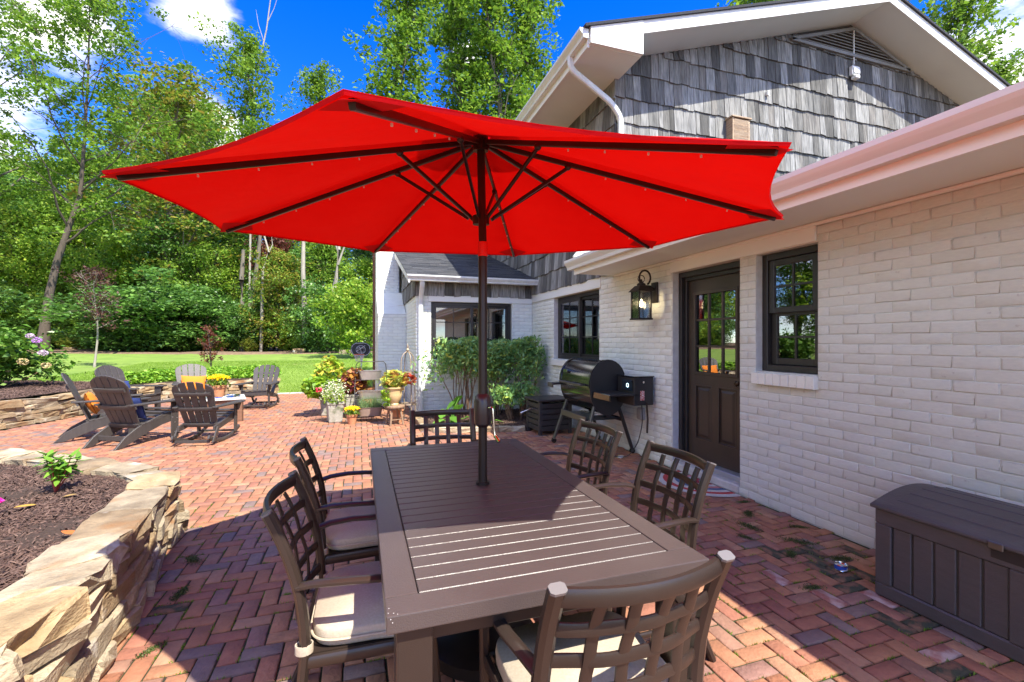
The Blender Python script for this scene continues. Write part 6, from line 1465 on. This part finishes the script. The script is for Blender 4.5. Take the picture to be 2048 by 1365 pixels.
# mum pots
M_MUMY = leafmat('petal_yellow', [(.75, .52, .01), (.80, .60, .02), (.70, .45, .01)], trans=.25)
def mum(x, y, z, lab, s=1.0):
    o = thing('potted_mum', lab, 'flower pot', (x, y, z)); MB().lathe([(.062*s, 0), (.085*s, .13*s), (.095*s, .13*s), (.097*s, .165*s), (.085*s, .165*s), (.08*s, .15*s), (.0, .15*s)], n=24).build('pot', M_TERRA, o)
    foliage(o, (0, 0, .19*s), (.125*s, .125*s, .085*s), 420, .036*s, .022*s, LM['mid'], shell=.3, seed=8)
    f = []; 
    for i in range(58):
        a = i*2.4; r = .125*s*math.sqrt((i+.5)/58); zz = .215*s+.075*s*math.sqrt(max(0, 1-(r/(.14*s))**2)); f.append((r*math.cos(a), r*math.sin(a), zz))
    pts = np.concatenate([np.array(q)+rng.normal(0, .007*s, (14, 3)) for q in f]); V, F = leaves(pts, .022*s, .011*s, up=.9); link('blooms', npmesh('blooms', V, F, M_MUMY), o); return o
mum(-.13, 8.30, .003, 'yellow mum in a terracotta pot standing on the bricks in front of the tub stand')
mum(-2.36, 9.30, .419, 'yellow mum in a pale pot standing on the fire table', 1.35)
# tiered stand with galvanised tubs
st = thing('plant_stand', 'dark metal tiered stand holding three galvanised tubs beside the chimney', 'plant stand', (.20, 8.70, .003), .02)
def rod(P, r=.008, name='rod'): return MB().tube(P, r, n=6).build(name, M_IRON, st, angle=80)
for s in (-1, 1): rod([(s*.30, -.22, 0), (s*.29, .04, .56), (s*.27, .17, .80)], name='leg'); rod([(s*.30, .24, 0), (s*.28, .20, .80)], name='leg')
rod([(-.28, .20, .78)]+[(-.28+.02, .20, .98), (-.22, .20, 1.03), (.22, .20, 1.03), (.26, .20, .98)]+[(.28, .20, .78)], .009, 'handle')
for (y, z) in ((-.18, .09), (.04, .37), (.18, .70)):
    rod([(-.30, y-.09, z), (.30, y-.09, z)], .006, 'shelf_rod'); rod([(-.30, y+.09, z), (.30, y+.09, z)], .006, 'shelf_rod')
def tub(x, y, z, w, d, h, lab, mat=M_GALV):
    o = thing('metal_tub', lab, 'tub', (x, y, z)); se = lambda a, e=.5: (math.copysign(abs(math.cos(a))**e, math.cos(a)), math.copysign(abs(math.sin(a))**e, math.sin(a)))
    n = 36; V = []; F = []; prof = [(.84, 0), (.90, h*.5), (.98, h*.97), (1.05, h*.97), (1.05, h), (.97, h), (.95, h*.85)]
    for k, z_ in prof:
        for i in range(n): c, s = se(2*math.pi*i/n); V.append((w/2*k*c, d/2*k*s, z_))
    for j in range(len(prof)-1):
        for i in range(n): a = j*n+i; b = j*n+(i+1) % n; F.append((a, b, b+n, a+n))
    F.append(tuple(range(n))[::-1]); MB().add(V, F).build('body', mat, o, angle=40)
    V = [(w/2*.95*se(2*math.pi*i/n)[0], d/2*.95*se(2*math.pi*i/n)[1], h*.965) for i in range(n)]; MB().add(V, [tuple(range(n))]).build('soil', M_PSOIL, o, smooth=False)
    for s in (-1, 1): MB().tube([(s*w/2*1.02, -.04, h*.8), (s*(w/2*1.02+.03), -.03, h*.72), (s*(w/2*1.02+.03), .03, h*.72), (s*w/2*1.02, .04, h*.8)], .005, n=6).build('handle', mat, o)
    return o
SX, SY = .20, 8.70
tub(SX-.02, SY+.18, .71, .42, .22, .16, 'top galvanised tub of bare soil on the tiered stand')
tub(SX-.02, SY+.03, .38, .44, .22, .13, 'middle galvanised tub with pebbles and soil on the tiered stand')
o = tub(SX-.03, SY-.19, .10, .44, .24, .15, 'brown bottom tub planted with spiky rosemary on the tiered stand', pm('brown_tub', (.30, .22, .17), (.24, .17, .13), scale=5, rough=.5))
rs2 = np.random.default_rng(4); V = []; F = []; off = 0
for i in range(520):
    b = np.array([rs2.uniform(-.18, .18), rs2.uniform(-.08, .08), .13]); a = rs2.uniform(0, 6.28); l = rs2.uniform(.08, .24); tip = b+np.array([math.cos(a)*l*.55, math.sin(a)*l*.4, l]); w = np.array([-math.sin(a), math.cos(a), 0])*.005
    V += [b-w, b+w, tip]; F.append((off, off+1, off+2)); off += 3
link('rosemary', npmesh('rosemary', np.array(V), np.array(F), leafmat('leaf_rosemary', [(.16, .24, .12), (.22, .30, .17), (.12, .19, .08)])), o)
# stool with urn
sx_, sy_ = .555, 8.02
so = thing('wooden_stool', 'small worn round wooden stool under the tan urn', 'stool', (sx_, sy_, .002), .3)
MB().lathe([(.0, .285), (.16, .285), (.168, .295), (.168, .315), (.16, .325), (.0, .325)], n=28).build('seat', M_OLDW, so, bevel=0)
for k in range(4):
    a = math.pi/4+k*math.pi/2; MB().tube([(.10*math.cos(a), .10*math.sin(a), .285), (.155*math.cos(a), .155*math.sin(a), 0)], [.017, .015], n=8).build('leg', M_OLDW, so)
    b = a+math.pi/2; MB().tube([(.138*math.cos(a), .138*math.sin(a), .09), (.138*math.cos(b), .138*math.sin(b), .09)], .009, n=6).build('stretcher', M_OLDW, so)
ur = thing('urn_planter', 'tan glazed urn of pink and yellow coleus standing on the wooden stool', 'planter', (sx_-.01, sy_, .328))
MB().lathe([(.0, 0), (.075, 0), (.08, .02), (.07, .04), (.115, .10), (.14, .18), (.138, .25), (.155, .285), (.168, .29), (.168, .31), (.145, .31), (.125, .26), (.0, .26)], n=30).build('urn', M_URN, ur)
foliage(ur, (.02, .0, .42), (.24, .18, .17), 380, .10, .065, M_COLY, shell=.5, up=.8, seed=11); foliage(ur, (.25, .0, .42), (.12, .10, .10), 50, .10, .07, leafmat('leaf_coleus_red', [(.42, .06, .05), (.30, .04, .04), (.20, .12, .03)], trans=.3), name='red_foliage', shell=.5, up=.8, seed=12)
foliage(ur, (-.13, -.08, .16), (.09, .08, .20), 260, .045, .035, LM['lime'], name='trailing_foliage', shell=.3, seed=13)
# obelisk trellis
tr = thing('obelisk_trellis', 'tall tan metal obelisk trellis with a pointed finial by the downspout', 'trellis', (.80, 8.30, .003), .35)
M_TRL = pm('tan_trellis_metal', (.42, .34, .24), (.28, .22, .16), scale=12, rough=.55, metal=.3)
for k in range(2):
    a = k*math.pi/2; P = [(-.15, 0), (-.135, .75), (-.12, 1.05)]+[(-.12*math.cos(t), 1.05+.17*math.sin(t)) for t in [math.pi*i/12 for i in range(1, 12)]]+[(.12, 1.05), (.135, .75), (.15, 0)]
    MB().tube([(p[0]*math.cos(a), p[0]*math.sin(a), p[1]) for p in P], .010, n=7, ref=(math.sin(a), -math.cos(a), .01)).build('arch', M_TRL, tr, angle=80)
for z, r in ((.30, .147), (.85, .135)): MB().sweep([(r*math.cos(2*math.pi*i/24), r*math.sin(2*math.pi*i/24), z) for i in range(24)], RECT(.006, .028, .1), closed=True).build('ring', M_TRL, tr, angle=60)
MB().lathe([(.01, 1.21), (.02, 1.225), (.03, 1.25), (.02, 1.275), (.012, 1.285), (.018, 1.30), (.004, 1.36), (.0, 1.365)], n=14).build('finial', M_TRL, tr)
gp = thing('grass_plant', 'wispy spiky grass plant growing inside the obelisk trellis', 'plant', (.62, 8.22, .003)); MB().lathe([(.07, 0), (.10, .2), (.11, .2), (.11, .22), (.09, .22), (0, .19)], n=18).build('pot', M_TERRA, gp)
V = []; F = []; off = 0
for i in range(90):
    a = rs2.uniform(0, 6.28); l = rs2.uniform(.3, .8); r = l*rs2.uniform(.1, .5); w = np.array([-math.sin(a), math.cos(a), 0])*.004; b = np.array([0, 0, .2]); m = b+np.array([math.cos(a)*r*.3, math.sin(a)*r*.3, l*.6]); t = b+np.array([math.cos(a)*r, math.sin(a)*r, l])
    V += [b-w, b+w, m+w*.8, m-w*.8, t]; F += [(off, off+1, off+2), (off, off+2, off+3), (off+3, off+2, off+4)]; off += 5
link('blades', npmesh('blades', np.array(V), np.array(F), LM['lime']), gp)
